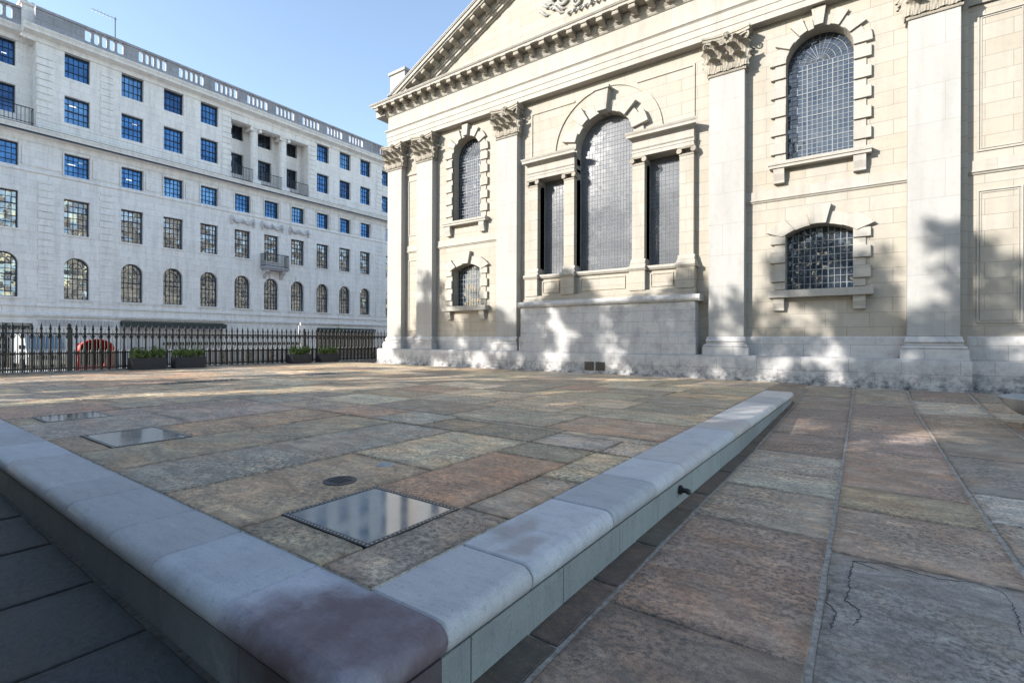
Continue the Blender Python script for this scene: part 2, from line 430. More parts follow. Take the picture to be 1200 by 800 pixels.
PAL_UP = [(.20,.172,.135),(.215,.19,.15),(.17,.155,.135),(.245,.22,.175),(.175,.165,.152),(.20,.155,.125),(.27,.245,.205),(.19,.178,.158),(.15,.14,.125)]
PAL_LO = [(.17,.15,.132),(.19,.165,.142),(.15,.145,.138),(.215,.195,.168),(.18,.142,.12),(.155,.155,.158),(.235,.225,.205),(.13,.12,.112)]
def slab(mb, x0, x1, y0, y1, z, gap=.007, col=(1,1,1), zf=None, th=.05, ch=.006):
    gap += .002; col = tuple(c*random.uniform(.965, 1.035) for c in col)
    j = lambda: random.uniform(-.003, .003)
    a = [(x0+gap+j(), y0+gap+j()), (x1-gap+j(), y0+gap+j()), (x1-gap+j(), y1-gap+j()), (x0+gap+j(), y1-gap+j())]
    # ragged edges: subdivide each side
    pts = []
    for i in range(4):
        p, q = a[i], a[(i+1) % 4]
        L = math.hypot(q[0]-p[0], q[1]-p[1]); n = max(2, min(9, int(L/.14)))
        nx, ny = (q[1]-p[1])/L, -(q[0]-p[0])/L
        for k in range(n):
            t = k/n; o = random.uniform(-.0035, .0045) if k else -.004
            pts.append((p[0]+(q[0]-p[0])*t + nx*o, p[1]+(q[1]-p[1])*t + ny*o))
    cx, cy = (x0+x1)/2, (y0+y1)/2
    tx, ty = random.uniform(-.003, .003), random.uniform(-.003, .003)
    dz = random.uniform(-.003, .003)
    def Z(x, y): return (zf(x, y) if zf else z) + dz + tx*(x-cx) + ty*(y-cy)
    n = len(pts)
    vs = [(x, y, Z(x,y)-th) for x, y in pts] + [(x, y, Z(x,y)-ch) for x, y in pts]
    ins = []
    for x, y in pts:
        d = math.hypot(x-cx, y-cy); k = (d-ch*1.4)/d
        ins.append((cx+(x-cx)*k, cy+(y-cy)*k))
    vs += [(x, y, Z(x,y)) for x, y in ins]
    hx, hy = (x1-x0)/2, (y1-y0)/2; e_ = min(.07, hx*.5, hy*.5)
    for x, y in ins:
        kx, ky = (hx-e_*random.uniform(.5, 1.4))/hx, (hy-e_*random.uniform(.5, 1.4))/hy
        xx, yy = cx+(x-cx)*kx, cy+(y-cy)*ky; vs.append((xx, yy, Z(xx, yy)))
    ce = (col[0], col[1], col[2], 0.0); cm_ = (col[0], col[1], col[2], 1.0)
    mb.add(vs, [tuple(range(3*n, 4*n))], cm_)
    off_ = len(mb.v) - len(vs)
    for i in range(n):
        k = (i+1) % n
        mb.f.append([off_+2*n+i, off_+2*n+k, off_+3*n+k, off_+3*n+i]); mb.c.append([ce, ce, cm_, cm_])
    fs = []
    for i in range(n):
        k = (i+1) % n
        for f_ in ((i, k, n+k, n+i), (n+i, n+k, 2*n+k, 2*n+i)):
            mb.f.append([off_+q_ for q_ in f_]); mb.c.append(ce)

def pal(P):
    c = random.choice(P); k = random.uniform(.88, 1.12)
    return tuple(v*k for v in c)

# ---- upper terrace paving (top at z = 0)
up = MB()
FX, FY = -1.80, 1.44
S = [ # x0,x1,y0,y1,col
 (-2.19,-1.8,1.44,2.52,(.13,.118,.105)), (-2.19,-1.8,2.52,3.48,(.16,.135,.11)), (-2.19,-1.8,3.48,4.53,(.215,.185,.145)),
 (-3.03,-2.19,1.44,1.715,(.14,.125,.095)),
 (-3.03,-2.19,2.465,3.95,(.19,.11,.075)), (-3.03,-2.19,3.95,4.53,(.135,.12,.10)),
 (-4.13,-3.03,1.44,3.07,(.175,.135,.095)), (-4.13,-3.03,3.07,4.56,(.225,.185,.14)),
 (-5.2,-4.13,1.44,4.56,(.145,.13,.12)), (-6.28,-5.2,1.44,4.56,(.15,.13,.09)),
 (-7.35,-6.28,1.44,1.735,(.15,.12,.085)), (-7.35,-6.28,2.475,4.56,(.19,.13,.09)),
 (-8.85,-7.35,1.44,2.9,(.16,.15,.14)), (-8.85,-7.35,2.9,4.56,(.17,.15,.13)),
 (-9.62,-8.85,1.44,1.735,(.15,.12,.09)), (-9.62,-8.85,2.455,4.56,(.15,.125,.11)),
 (-2.17,-1.8,4.55,5.17,(.22,.195,.15)), (-3.0,-2.17,4.55,5.17,(.17,.16,.145)), (-4.02,-3.0,4.55,5.25,(.115,.11,.09)),
 (-4.75,-4.02,4.57,5.25,(.13,.115,.085)), (-5.75,-4.75,4.57,5.4,(.17,.165,.155)), (-7.0,-5.75,4.57,5.4,(.19,.13,.10)), (-8.4,-7.0,4.57,5.4,(.175,.14,.115)), (-9.62,-8.4,4.57,5.4,(.15,.14,.13)),
]
for (x0,x1,y0,y1,c) in S:
    g_ = sum(c)/3; c = tuple((v*.7+g_*.3)*1.22 for v in c)
    slab(up, x0, x1, y0, y1, 0, .006, c)
# columns of slabs beyond x=-9.62 (run along y) up to the strip light
x = -9.62
while x > -21.3:
    wd = random.uniform(.8, 1.15)
    x1 = x; x0 = max(x-wd, -21.38)
    if x0 < -21.0: x0 = -21.38
    y = FY
    while y < 5.4:
        L = random.uniform(.9, 1.9); y1 = y+L
        if y1 > 4.8: y1 = 5.4
        slab(up, x0, x1, y, y1, 0, .006, pal(PAL_UP)); y = y1
    x = x0
# rows beyond
y = 5.17; first = True
rows = []
yy = 5.4
while yy < 14.95:
    h = random.uniform(.9, 1.3); y1 = yy+h
    if y1 > 14.5: y1 = 15.02
    rows.append((yy, y1)); yy = y1
slab(up, -3.0, -1.8, 5.17, 5.4, 0, .006, pal(PAL_UP)); slab(up, -4.75, -3.0, 5.25, 5.4, 0, .006, pal(PAL_UP))
for (y0, y1) in rows:
    x = -1.8 - (0 if y1 < 12.3 else -0)
    while x > -21.38:
        L = random.uniform(1.1, 2.5); x0 = x-L
        if x0 < -20.7: x0 = -21.38
        slab(up, x0, x, y0, y1, 0, .006, pal(PAL_UP)); x = x0
base = MB(); base.box(-21.6, -1.84, 1.40, 15.4, -.4, -.012)
tag(up.build('terrace_paving', M['york']), kind='structure')
tag(base.build('terrace_bed', M['grout']), kind='structure')

# ---- lower pavement on the right (slopes up towards the church)
LOW = -.35
def zlow(x, y):
    if y < 7: return LOW
    if y < 12.3: return LOW + (y-7)/5.3*.12
    return LOW + .12 + min(1, (y-12.3)/2.7)*.20
lo = MB()
def column(mb, x0, x1, cuts, P, gap=.008, cols={}):
    for i in range(len(cuts)-1):
        c = cols.get(i) or pal(P)
        if i in cols: g_ = sum(c)/3; c = tuple((v*.65+g_*.35)*1.2 for v in c)
        slab(mb, x0, x1, cuts[i], cuts[i+1], LOW, gap, c, zf=zlow, ch=.006)
def rc(a, b, lo_, hi):
    out = [a]
    while out[-1] < b:
        out.append(out[-1] + random.uniform(lo_, hi))
    out[-1] = b
    if len(out) > 2 and out[-1]-out[-2] < lo_*.5: out.pop(-2)
    return out
column(lo, -1.38, -1.19, rc(-.6, 12.3, .55, 1.0), [(.055,.05,.046),(.065,.055,.05)], .006)  # small dark slabs, coloured darker still for the shade beside the ledge
A = [-1.2, .1, 1.35, 2.60, 4.34, 5.50, 6.30, 7.35, 8.75, 10.3, 11.6, 13.3, 15.02]
column(lo, -1.18, -.203, A, PAL_LO, .006, {2: (.12,.095,.08), 3: (.16,.118,.092), 4: (.165,.15,.12), 5: (.20,.19,.17), 6: (.185,.175,.165), 7: (.12,.10,.09), 8: (.14,.115,.10)})
B = [-1.0, .9, 2.3, 4.13, 5.28, 6.05, 8.05, 9.5, 11.0, 12.6, 15.02]
column(lo, -.187, .835, B, PAL_LO, .006, {2: (.115,.115,.122), 3: (.16,.125,.105), 4: (.185,.145,.09), 5: (.175,.118,.095), 6: (.15,.125,.115)})
Cc = [-1.0, .5, 1.9, 3.4, 4.6, 5.55, 6.52, 8.3, 10.2, 12, 13.5, 15.02]
column(lo, .853, 1.895, Cc, PAL_LO, .006, {4: (.15,.145,.12), 5: (.22,.215,.21), 6: (.11,.11,.11)})
for (a, b) in ((1.92, 2.9), (2.94, 3.9), (3.93, 4.9), (4.93, 5.9), (5.93, 6.9)):
    column(lo, a, b, rc(-1, 15.02, .9, 1.7), PAL_LO, .010)
for (ya, yb_) in ((12.37, 13.4), (13.41, 14.2), (14.21, 15.02)):
    zs_ = lambda yy: zlow(0, yy)
    lo.add([(-1.83,ya,-.004),(-1.2,ya,zs_(ya)),(-1.2,yb_,zs_(yb_)),(-1.83,yb_,-.004),(-1.83,ya,-.3),(-1.2,ya,-.4),(-1.2,yb_,-.4),(-1.83,yb_,-.3)],
           [(0,1,2,3),(7,6,5,4),(0,4,5,1),(1,5,6,2),(2,6,7,3),(3,7,4,0)], (.12,.11,.095))
tag(lo.build('lower_paving', M['york_low']), kind='structure')
# mortar bed under it
lb = MB()
ys = [-1.5, 7, 12.3, 15.0]
for i in range(3):
    a, b = ys[i], ys[i+1]; za, zb = zlow(0, a+1e-6)-.010, zlow(0, b)-.010
    lb.add([(-1.5,a,za),(7.2,a,za),(7.2,b,zb),(-1.5,b,zb),(-1.5,a,za-.3),(7.2,a,za-.3),(7.2,b,zb-.3),(-1.5,b,zb-.3)],
           [(0,1,2,3),(7,6,5,4),(0,4,5,1),(1,5,6,2),(2,6,7,3),(3,7,4,0)])
tag(lb.build('paving_mortar', M['grout_pale']), kind='structure')
# ---- the dark side passage left of the corner
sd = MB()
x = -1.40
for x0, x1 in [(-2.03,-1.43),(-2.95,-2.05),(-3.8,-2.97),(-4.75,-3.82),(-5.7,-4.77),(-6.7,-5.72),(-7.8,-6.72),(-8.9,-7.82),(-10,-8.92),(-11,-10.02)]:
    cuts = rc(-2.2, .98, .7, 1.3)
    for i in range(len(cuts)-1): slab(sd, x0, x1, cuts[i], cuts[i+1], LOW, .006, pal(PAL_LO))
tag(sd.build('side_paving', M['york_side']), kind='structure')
b2 = MB(); b2.box(-11.2, -1.51, -2.3, 1.3, -.7, LOW-.011)
tag(b2.build('side_paving_bed', M['grout']), kind='structure')

# ------------------------------------------------------------------ coping ledge round the terrace
ledge = thing('stone_ledge', (-1.8, 1.44, LOW), 'long low L-shaped stone ledge with rounded blue-grey coping edging the terrace', 'ledge')
RN, NW = .07, .40      # nose radius, flat width
def coping_profile():
    # (offset outward from inner edge, z)
    pts = [(0, 0)]
    for k in range(9):
        a = R(90 - 180*k/8)
        pts.append((NW + RN*math.cos(a), -RN + RN*math.sin(a)))
    pts.append((0, -2*RN)); return pts
def slope_nose(y): return .10*max(0, y-3)/9.3
cc = lambda: (lambda k, h: (.37*k*(1+h), .38*k, .39*k*(1-h)))(random.uniform(.80, 1.10), random.uniform(-.03, .05))
def coping_run(mb, a0, a1, along, col):
    prof = coping_profile(); g = .006
    vs = []; n = len(prof)
    for a in (a0+g, a0+g+.010, a1-g-.010, a1-g):
        end = a in (a0+g, a1-g)
        for (o, z) in prof:
            oo = o - (.006 if end and o > .05 else 0); zz = z - (.008 if end and z > -.06 else 0)
            if along == 'y':
                vs.append((-1.8 + oo*(1 + slope_nose(a)/.47), a, zz))
            else:
                vs.append((a, 1.44 - oo, zz))
    fs = []
    for r in range(3):
        for i in range(n):
            k = (i+1) % n
            fs.append((r*n+i, r*n+k, (r+1)*n+k, (r+1)*n+i))
    fs.append(tuple(range(n))); fs.append(tuple(range(4*n-1, 3*n-1, -1)))
    mb.add(vs, fs, col)
cutsR = [1.44, 2.06, 3.03, 3.83, 4.55, 5.5, 6.6, 7.6, 8.7, 9.85, 11.0, 12.35]
for i in range(len(cutsR)-1):
    m = MB(); c = cc()
    if i > 5: c = tuple(v*k for v, k in zip(c, (1.1, 1.03, .94)))
    coping_run(m, cutsR[i], cutsR[i+1], 'y', c); m.build('coping_stone', M['coping'], ledge, smooth=True)
cutsL = [-2.21,-2.97,-3.60,-4.44,-5.0,-6.32,-7.3,-8.26,-9.2,-10.1,-11.0]
for i in range(len(cutsL)-1):
    m = MB(); coping_run(m, cutsL[i+1], cutsL[i], 'x', cc()); m.build('coping_stone', M['coping'], ledge, smooth=True)
# corner stone with the nose turning the corner
m = MB()
prof = coping_profile()[1:10]
path = [(-2.2065, None)]
rings = []
CR = .06   # plan radius of the flat's corner
def ring(px, py, nx, ny):
    # px,py = point at flat edge (offset NW), normal outward
    r = []
    for (o, z) in prof:
        r.append((px + nx*(o-NW), py + ny*(o-NW), z))
    return r
xe, ye = -1.8+NW, 1.44-NW
rings.append(ring(-2.2065, ye, 0, -1))
rings.append(ring(xe-CR, ye, 0, -1))
for k in range(1, 8):
    a = R(-90 + 90*k/8)
    rings.append(ring(xe-CR+CR*math.cos(a), ye+CR+CR*math.sin(a), math.cos(a), math.sin(a)))
rings.append(ring(xe, ye+CR, 1, 0)); rings.append(ring(xe, 1.4365, 1, 0))
vs = [p for r in rings for p in r]; n = len(prof); fs = []
for i in range(len(rings)-1):
    for k in range(n-1): fs.append((i*n+k, i*n+k+1, (i+1)*n+k+1, (i+1)*n+k))
c0 = (.36,.37,.41)
m.add(vs, fs, c0)
tops = [r[0] for r in rings]; bots = [r[-1] for r in rings]
m.add(tops + [(-2.2065, 1.4365, 0)], [tuple(range(len(tops)+1))], c0)
m.add(bots + [(-2.2065, 1.4365, -2*RN)], [tuple(range(len(bots), -1, -1))], c0)
m.add(rings[0] + [(-2.2065,1.4365,-2*RN),(-2.2065,1.4365,0)], [tuple(range(n+2))], c0)
m.add(rings[-1] + [(-2.2065,1.4365,-2*RN),(-2.2065,1.4365,0)], [tuple(range(n+2))], c0)
o = m.build('coping_stone', M['coping'], ledge, smooth=True); o['label'] = 'corner coping stone with a wine-coloured stain'
# risers
rcuts = [.99, 1.62, 2.42, 3.2, 3.95, 4.9, 6.0, 7.1, 8.3, 9.5, 10.9, 12.28]
for i in range(len(rcuts)-1):
    m = MB(); xo = -1.365 + .10*max(0, rcuts[i]-3)/9.3; xo2 = -1.365 + .10*max(0, rcuts[i+1]-3)/9.3
    k = random.uniform(.85, 1.1); cr = (.33*k, .36*k, .345*k)
    y0, y1 = rcuts[i]+.004, rcuts[i+1]-.004; zb = -.6
    m.add([(-1.62,y0,zb),(xo,y0,zb),(xo2,y1,zb),(-1.62,y1,zb),(-1.62,y0,-.144),(xo,y0,-.144),(xo2,y1,-.144),(-1.62,y1,-.144)],
          [(0,3,2,1),(4,5,6,7),(0,1,5,4),(1,2,6,5),(2,3,7,6),(3,0,4,7)], cr)
    m.build('riser_stone', M['riser'], ledge)
xc = [-1.372,-2.1,-2.9,-3.7,-4.6,-5.5,-6.4,-7.4,-8.4,-9.5,-11.0]
for i in range(len(xc)-1):
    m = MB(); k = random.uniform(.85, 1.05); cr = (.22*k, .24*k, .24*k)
    x1 = xc[i]-.004 if i else xc[i]
    m.box(xc[i+1]+.004, x1-(0 if i else .26), 1.005, 1.25, -.6, -.144, cr)
    if i == 0: m.box(x1-.255, x1, .994, 1.24, -.6, -.1445, cr)
    m.build('riser_stone', M['riser'], ledge)
m = MB(); m.box(-11, -1.63, 1.255, 1.43, -.5, -.145, (.1,.1,.1)); m.box(-1.78, -1.63, 1.435, 12.3, -.5, -.145, (.1,.1,.1))
m.build('core', M['grout'], ledge)

# small spout on the riser
tp = thing('water_spout', (-1.33, 4.5, LOW), 'small black metal spout poking out low from the ledge', 'spout')
m = MB(); m.tube([(-1.37,4.5,-.22),(-1.285,4.5,-.22)], .022, 12)
m.tube([(-1.29,4.5,-.218),(-1.265,4.5,-.225),(-1.255,4.5,-.245)], [.024,.026,.02], 12); m.build('pipe', M['iron'], tp, smooth=True)
m = MB(); m.tube([(-1.345,4.5,-.22),(-1.325,4.5,-.22)], .042, 14); m.build('collar', M['iron'], tp, smooth=True)

# gravel, leaf litter along the ledge foot
m = MB()
for i in range(620):
    if i < 330:
        yv = random.uniform(1.2, 7); xv = -1.345 + abs(random.gauss(0, .05)); zg = LOW
    else:
        xv = random.uniform(-1.2, 3.2); yv = random.uniform(2, 8); zg = LOW
    s_ = random.uniform(.0015, .004)
    if i % 97 == 0: s_ *= 1.8
    a = random.uniform(0, PI)
    m.add([(xv+s_*math.cos(a+k*PI/2), yv+s_*math.sin(a+k*PI/2), zg) for k in range(4)] + [(xv, yv, zg+s_*1.2)],
          [(0,1,4),(1,2,4),(2,3,4),(3,0,4)])
tag(m.build('grit', simple('pale_grit', (.22,.205,.185), .9)), 'pale grit and crumbs scattered along the foot of the ledge', 'grit', kind='stuff')
# mortar crumbs along inner edge of coping
m = MB()
def bead(p, q, wd, n):
    P0, Q0 = Vector(p), Vector(q); d = (Q0-P0); nn = Vector((-d.y, d.x, 0)).normalized()
    L, Rr = [], []
    for i in range(n+1):
        t = i/n; c = P0 + d*t
        k = wd*(.35+.65*abs(mnoise.noise(Vector((c.x*4, c.y*4, 0)))*1.8))
        L.append(tuple(c + nn*k*.9 + Vector((0,0,-.004)))); Rr.append(tuple(c - nn*k*.5 + Vector((0,0,-.004))))
    mid = [tuple((Vector(a)+Vector(b))/2 + Vector((0,0,.010))) for a, b in zip(L, Rr)]
    vs = L + mid + Rr; fs = []
    for i in range(n):
        fs.append((i, i+1, n+1+i+1, n+1+i)); fs.append((n+1+i, n+1+i+1, 2*(n+1)+i+1, 2*(n+1)+i))
    m.add(vs, fs)
bead((-1.8,1.44,0), (-1.8,2.5,0), .022, 60); bead((-1.8,1.44,0), (-6.5,1.44,0), .016, 200)
tag(m.build('joint_mortar', M['grout_pale']), 'thin crumbly pale mortar joint between coping and paving', 'mortar', kind='stuff')

# ------------------------------------------------------------------ floor lights in the terrace
def floor_light(x0, x1, y0, y1, label, group='glass floor lights in the terrace', grid=None):
    t = thing('floor_light', ((x0+x1)/2, (y0+y1)/2, 0), label, 'floor light', group)
    f = .035
    m = MB()
    for (a,b,c,d) in ((x0,x1,y0,y0+f),(x0,x1,y1-f,y1),(x0,x0+f,y0+f,y1-f),(x1-f,x1,y0+f,y1-f)): m.box(a,b,c,d,-.05,.004)
    m.build('steel_frame', M['iron'], t)
    m = MB(); s_ = .0055
    nx = int((x1-x0)/.032); ny = int((y1-y0)/.032)
    for i in range(nx):
        xx = x0 + (i+.5)*(x1-x0)/nx
        for yy in (y0+f*.5, y1-f*.5): m.taper(xx-s_, xx+s_, yy-s_, yy+s_, .004, .0065, .002)
    for i in range(ny):
        yy = y0 + (i+.5)*(y1-y0)/ny
        for xx in (x0+f*.5, x1-f*.5): m.taper(xx-s_, xx+s_, yy-s_, yy+s_, .004, .0065, .002)
    m.build('studs', simple('pale_studs', (.40,.40,.40), .5), t)
    m = MB(); m.box(x0+f, x1-f, y0+f, y1-f, -.04, .002); m.build('glass', M['floor_glass'], t)
    if grid:
        m = MB(); n = grid
        for i in range(1, n):
            yy = y0 + (y1-y0)*i/n; m.box(x0+f, x1-f, yy-.012, yy+.012, -.02, .005)
        m.build('grid_bars', M['iron'], t)
    return t
floor_light(-3.035, -2.185, 1.715, 2.465, 'square glass floor light nearest the ledge corner, mirroring the buildings')
floor_light(-7.35, -6.28, 1.735, 2.475, 'blue glass floor light in the middle of its row, with a pale sky reflection')
floor_light(-9.62, -8.85, 1.735, 2.455, 'farthest glass floor light of the row along the left ledge')
floor_light(-14.35, -13.75, 4.8, 9.8, 'long narrow gridded glass strip set in the far paving', None, 14)
def cover(x, y, r, mat, label):
    t = thing('drain_cover', (x, y, 0), label, 'cover')
    m = MB(); m.lathe([(r, -.01), (r, .004), (r*.78, .006), (r*.76, .002)], x, y, 28); m.build('rim', mat, t, smooth=True)
    m = MB(); m.lathe([(r*.76, .002), (r*.3, .003), (0.001, .003)], x, y, 28)
    for i in range(-2, 3): m.box(x-r*.5, x+r*.5, y+i*r*.2-.006, y+i*r*.2+.006, .002, .007)
    m.build('plate', mat, t)
cover(-3.39, 2.40, .13, simple('dark_cast_iron', (.035,.032,.034), .5), 'round dark iron drain cover set in brown slab')
cover(-3.50, 2.95, .075, simple('pale_metal', (.36,.37,.38), .5), 'small round pale metal cap in the paving')

# ------------------------------------------------------------------ CHURCH
church = thing('church', (-7.2, 15.0, 0), 'tall cream stone church with giant pilasters, pediment and leaded windows', 'church')
W, P, PL = 15.55, 15.25, 15.0
XC = -7.22

def wall_open(mb, u0, u1, z0, z1, w0, w1, ops):
    """front wall from u0..u1; ops: (a,b,zs,zt,kind,rise) kind rect/arch"""
    ops = sorted(ops); us = [u0]
    cols = {}
    for o in ops: cols.setdefault((o[0], o[1]), []).append(o)
    cur = u0
    for (a, b) in sorted(cols):
        if a > cur: mb.box(cur, a, w0, w1, z0, z1)
        z = z0
        for o in sorted(cols[(a, b)], key=lambda q: q[2]):
            zs, zt, kind, rise = o[2], o[3], o[4], o[5]
            if zs > z: mb.box(a, b, w0, w1, z, zs)
            if kind == 'arch':
                # zt = springing; crown = zt+rise ; fill to crown+.05
                top = zt + rise + .04; n = 20
                half = (b-a)/2; c = (a+b)/2
                rad = (half*half + rise*rise)/(2*rise); cz = zt + rise - rad
                a0 = math.asin(min(1.0, half/rad))
                pts = [(c + rad*math.sin(-a0 + 2*a0*k/n), cz + rad*math.cos(-a0 + 2*a0*k/n)) for k in range(n+1)]
                for k in range(n):
                    p, q = pts[k], pts[k+1]
                    mb.prism([p, q, (q[0], top), (p[0], top)], w0, w1)
                z = top
            else: z = zt
        if z < z1: mb.box(a, b, w0, w1, z, z1)
        cur = b
    if cur < u1: mb.box(cur, u1, w0, w1, z0, z1)

WA, WB = (-14.18, -12.64), (-1.76, -.22)   # window bays
m = MB()
ops = []
for (a, b) in (WA, WB):
    ops += [(a, b, 6.05, 8.77, 'arch', .77), (a, b, 2.5, 4.03, 'arch', .22)]
ops += [(-9.81, -8.70, 3.5, 7.05, 'rect', 0), (-5.74, -4.63, 3.5, 7.05, 'rect', 0), (-8.29, -6.15, 3.5, 7.82, 'arch', 1.07)]
wall_open(m, -18.0, 1.98, .6, 12.0, W, W+.5, ops)
m.box(-18.0, 1.98, W+.42, W+.5+.6, 11.8, 12.3)
# recess bay to the right
m.box(1.98, 4.6, 15.75, 16.3, .5, 11.0)
m.box(-17.9, 4.5, 16.6, 17.0, 0, 11.8)      # inner wall keeps the body closed behind the windows
m.build('front_wall', M['church'], church)
# void behind windows
m = MB(); m.box(-17.5, 4.0, 16.45, 16.5, .5, 11.5); m.build('dark_interior', M['void'], church)

# flank (faces the street) with arched windows, reflected in the panes opposite
m = MB(); m.fr = lambda u, wd, z: (-18.0 + wd, u, z)
fops = []
for yc in (21, 26.5, 32, 37.5, 43):
    fops += [(yc-.9, yc+.9, 6.05, 8.7, 'arch', .9), (yc-.9, yc+.9, 2.4, 4.0, 'arch', .25)]
wall_open(m, W+.5, 52, .6, 12.4, 0, .5, fops)
m.fr = None
m.box(-17.5, 4.5, 51.5, 52, 0, 12.0); m.box(4.0, 4.5, 16.3, 51.5, 0, 12.0)
m.build('side_wall', M['church'], church)
m = MB()
m.box(-17.6, -17.58, 17, 51, 2, 10); m.build('side_glass', M['clear_dark'], church)
m = MB()
for yc in (17.0, 23.75, 29.25, 34.75, 40.25, 46): m.box(-18.3, -18.0, yc-.48, yc+.48, .7, 10.05)
m.build('side_pilasters', M['pilaster'], church)
m = MB(); m.box(-18.3, -17.99, 15.55, 52, 10.05, 10.8); m.box(-18.28, -17.99, 15.55, 52, 10.8, 11.4); m.box(-18.9, -17.99, 15.3, 52, 11.6, 11.87); m.box(-18.2, -18.0, 15.4, 52, 0, .68)
m.build('side_cornice', M['trim'], church)

# plinth
m = MB()
m.box(-18.42, 2.0, PL, W+.2, 0-.4, .66)
m.profile([(PL, .66), (PL+.03, .70), (W+.1, .70), (W+.1, .66)], -18.39, 1.97)
for (a, b) in ((-18.5, -15.9), (-12.0,-10.3), (-4.3, -2.4), (.6, 2.0)):
    pass
m.box(1.985, 4.7, 15.42, 15.9, -.4, .66); m.box(1.985, 4.7, 15.30, 15.9, -.4, .06)
m.box(-18.45, 2.02, PL-.05, PL-.002, -.4, .055)
m.build('plinth', M['plinth'], church, bevel=.012)
# base course of the wall above plinth
def course(a, b, z0, z1, y, y2):
    m = MB(); m.profile([(y2, z0), (y, z0), (y, z1-.05), (y+.03, z1), (y2, z1)], a, b); m.build('base_course', M['plinth'], church)
for (a, b) in ((-17.07,-16.08), (-15.13,-11.64), (-2.76,.865)): course(a, b, .70, 1.24, W-.06, W)
course(1.98, 4.6, .66, 1.24, 15.68, 15.75)

# ventilation grille in the plinth
m = MB()
for (a, b) in ((-7.68, -7.33), (-7.27, -6.93)):
    m.box(a, b, PL-.004, PL-.0015, .10, .39)
    for k in range(7): m.box(a+.01, b-.01, PL-.018, PL-.0045, .115+k*.038, .133+k*.038)
    for k in range(6): m.box(a+.02+k*.058, a+.034+k*.058, PL-.014, PL-.0042, .105, .385)
m.build('vent_grille', M['iron'], church)

# pilasters ---------------------------------------------------------------
def capital_mesh(wd=.96, dep=.30):
    m = MB(); h = 1.15
    # bell
    def tb(w0, d0, z0, w1, d1, z1):
        m.add([(-w0/2,-d0,z0),(w0/2,-d0,z0),(w0/2,.3,z0),(-w0/2,.3,z0),(-w1/2,-d1,z1),(w1/2,-d1,z1),(w1/2,.3,z1),(-w1/2,.3,z1)],
              [(0,3,2,1),(4,5,6,7),(0,1,5,4),(1,2,6,5),(2,3,7,6),(3,0,4,7)])
    tb(wd, 0, .06, wd*1.02, .02, .7); tb(wd*1.02, .02, .7, wd*1.2, .10, .98)
    # astragal
    m.profile([(.3, 0), (-.035, 0), (-.05, .03), (-.035, .06), (.3, .06)], -wd/2, wd/2, .0, .0)
    m.box(-wd/2-.04, wd/2+.04, -.035, .3, -.002, .055)
    def leaf(cx, y, z, w, hh, curl, side=0):
        nu, nv = 8, 12; vs = []
        for j in range(nv+1):
            v = j/nv
            out = .02 + .05*v + curl*max(0, v-.55)**1.5*3.0
            zz = hh*(v if v < .8 else .8 + (v-.8)*.3 - (v-.8)**2*3.0)
            ww = w*(.75 + .35*math.sin(v*PI*.9))*(1 if v < .8 else 1-(v-.8)*2.2)
            for i in range(nu+1):
                u = -1 + 2*i/nu
                lob = 1 + .26*math.cos(v*25)*abs(u)**2
                xx = u*ww/2*lob; o = out + .05*(1-u*u) + .010*math.cos(u*PI*4+v*6)
                if side == 0: vs.append((cx+xx, y-o, z+zz))
                else: vs.append((cx+side*o, y+xx, z+zz))
        fs = []
        for j in range(nv):
            for i in range(nu):
                q = j*(nu+1)+i; fs.append((q, q+1, q+nu+2, q+nu+1))
        m.add(vs, fs)
    for cx in (-.33, 0, .33): leaf(cx*wd/.96, -.01, .06, .33, .42, .30)
    for cx in (-.47, -.165, .165, .47): leaf(cx*wd/.96, -.02, .08, .32, .76, .36)
    for cx in (-.30, .30): leaf(cx*wd/.96, -.05, .45, .22, .50, .34)
    for s_ in (-1, 1):
        leaf(s_*wd/2, .08, .06, .22, .40, .12, s_); leaf(s_*wd/2, .19, .08, .22, .68, .14, s_)
    # volutes at the corners and small inner ones
    def spiral(cx, cy, cz, r0, turns, dirx, diry, sgn=1):
        pts = []; rs = []
        for k in range(22):
            t = k/21; a = PI/2 - sgn*turns*2*PI*t; r = r0*(1-t*.85)
            hx = math.cos(a)*r
            pts.append((cx + hx*dirx, cy + hx*diry, cz + math.sin(a)*r)); rs.append(.030*(1-.4*t))
        m.tube(pts, rs, 6)
    for s_ in (-1, 1):
        spiral(s_*(wd/2+.07), -.12, .86, .10, 1.4, s_*.7, -.7)
        m.tube([(s_*.10, -.06, .55), (s_*.22, -.10, .74), (s_*.40, -.13, .92), (s_*(wd/2+.07), -.15, .955)], [.03,.035,.035,.035], 6)
        spiral(s_*.10, -.12, .86, .065, 1.3, s_, 0)
        spiral(s_*(wd/2+.07), .14, .86, .09, 1.3, s_*1.0, 0)
    # abacus, concave front
    n = 10; top = []
    for k in range(n+1):
        u = -1+2*k/n; top.append((u*(wd/2+.15), -.21 + .11*(1-u*u)))
    poly = top + [(wd/2+.15, .3), (-wd/2-.15, .3)]
    m.prism(poly, .985, 1.06, 'z')
    poly2 = [(x*1.03, y-.03 if y < .2 else y) for x, y in poly]
    m.prism(poly2, 1.062, 1.13, 'z')
    # fleuron
    for k in range(6):
        a = k*PI/3; m.tube([(0, -.13, 1.04), (math.cos(a)*.06, -.19, 1.04+math.sin(a)*.06), (math.cos(a)*.10, -.17, 1.04+math.sin(a)*.10)], [.03,.035,.015], 5)
    m.tube([(0,-.12,1.04),(0,-.21,1.04)], [.05,.02], 8)
    return m
pil_x = [(-18.0,-17.07), (-16.08,-15.13), (-11.64,-10.68), (-3.73,-2.77), (.865,1.82)]
cap_src = None
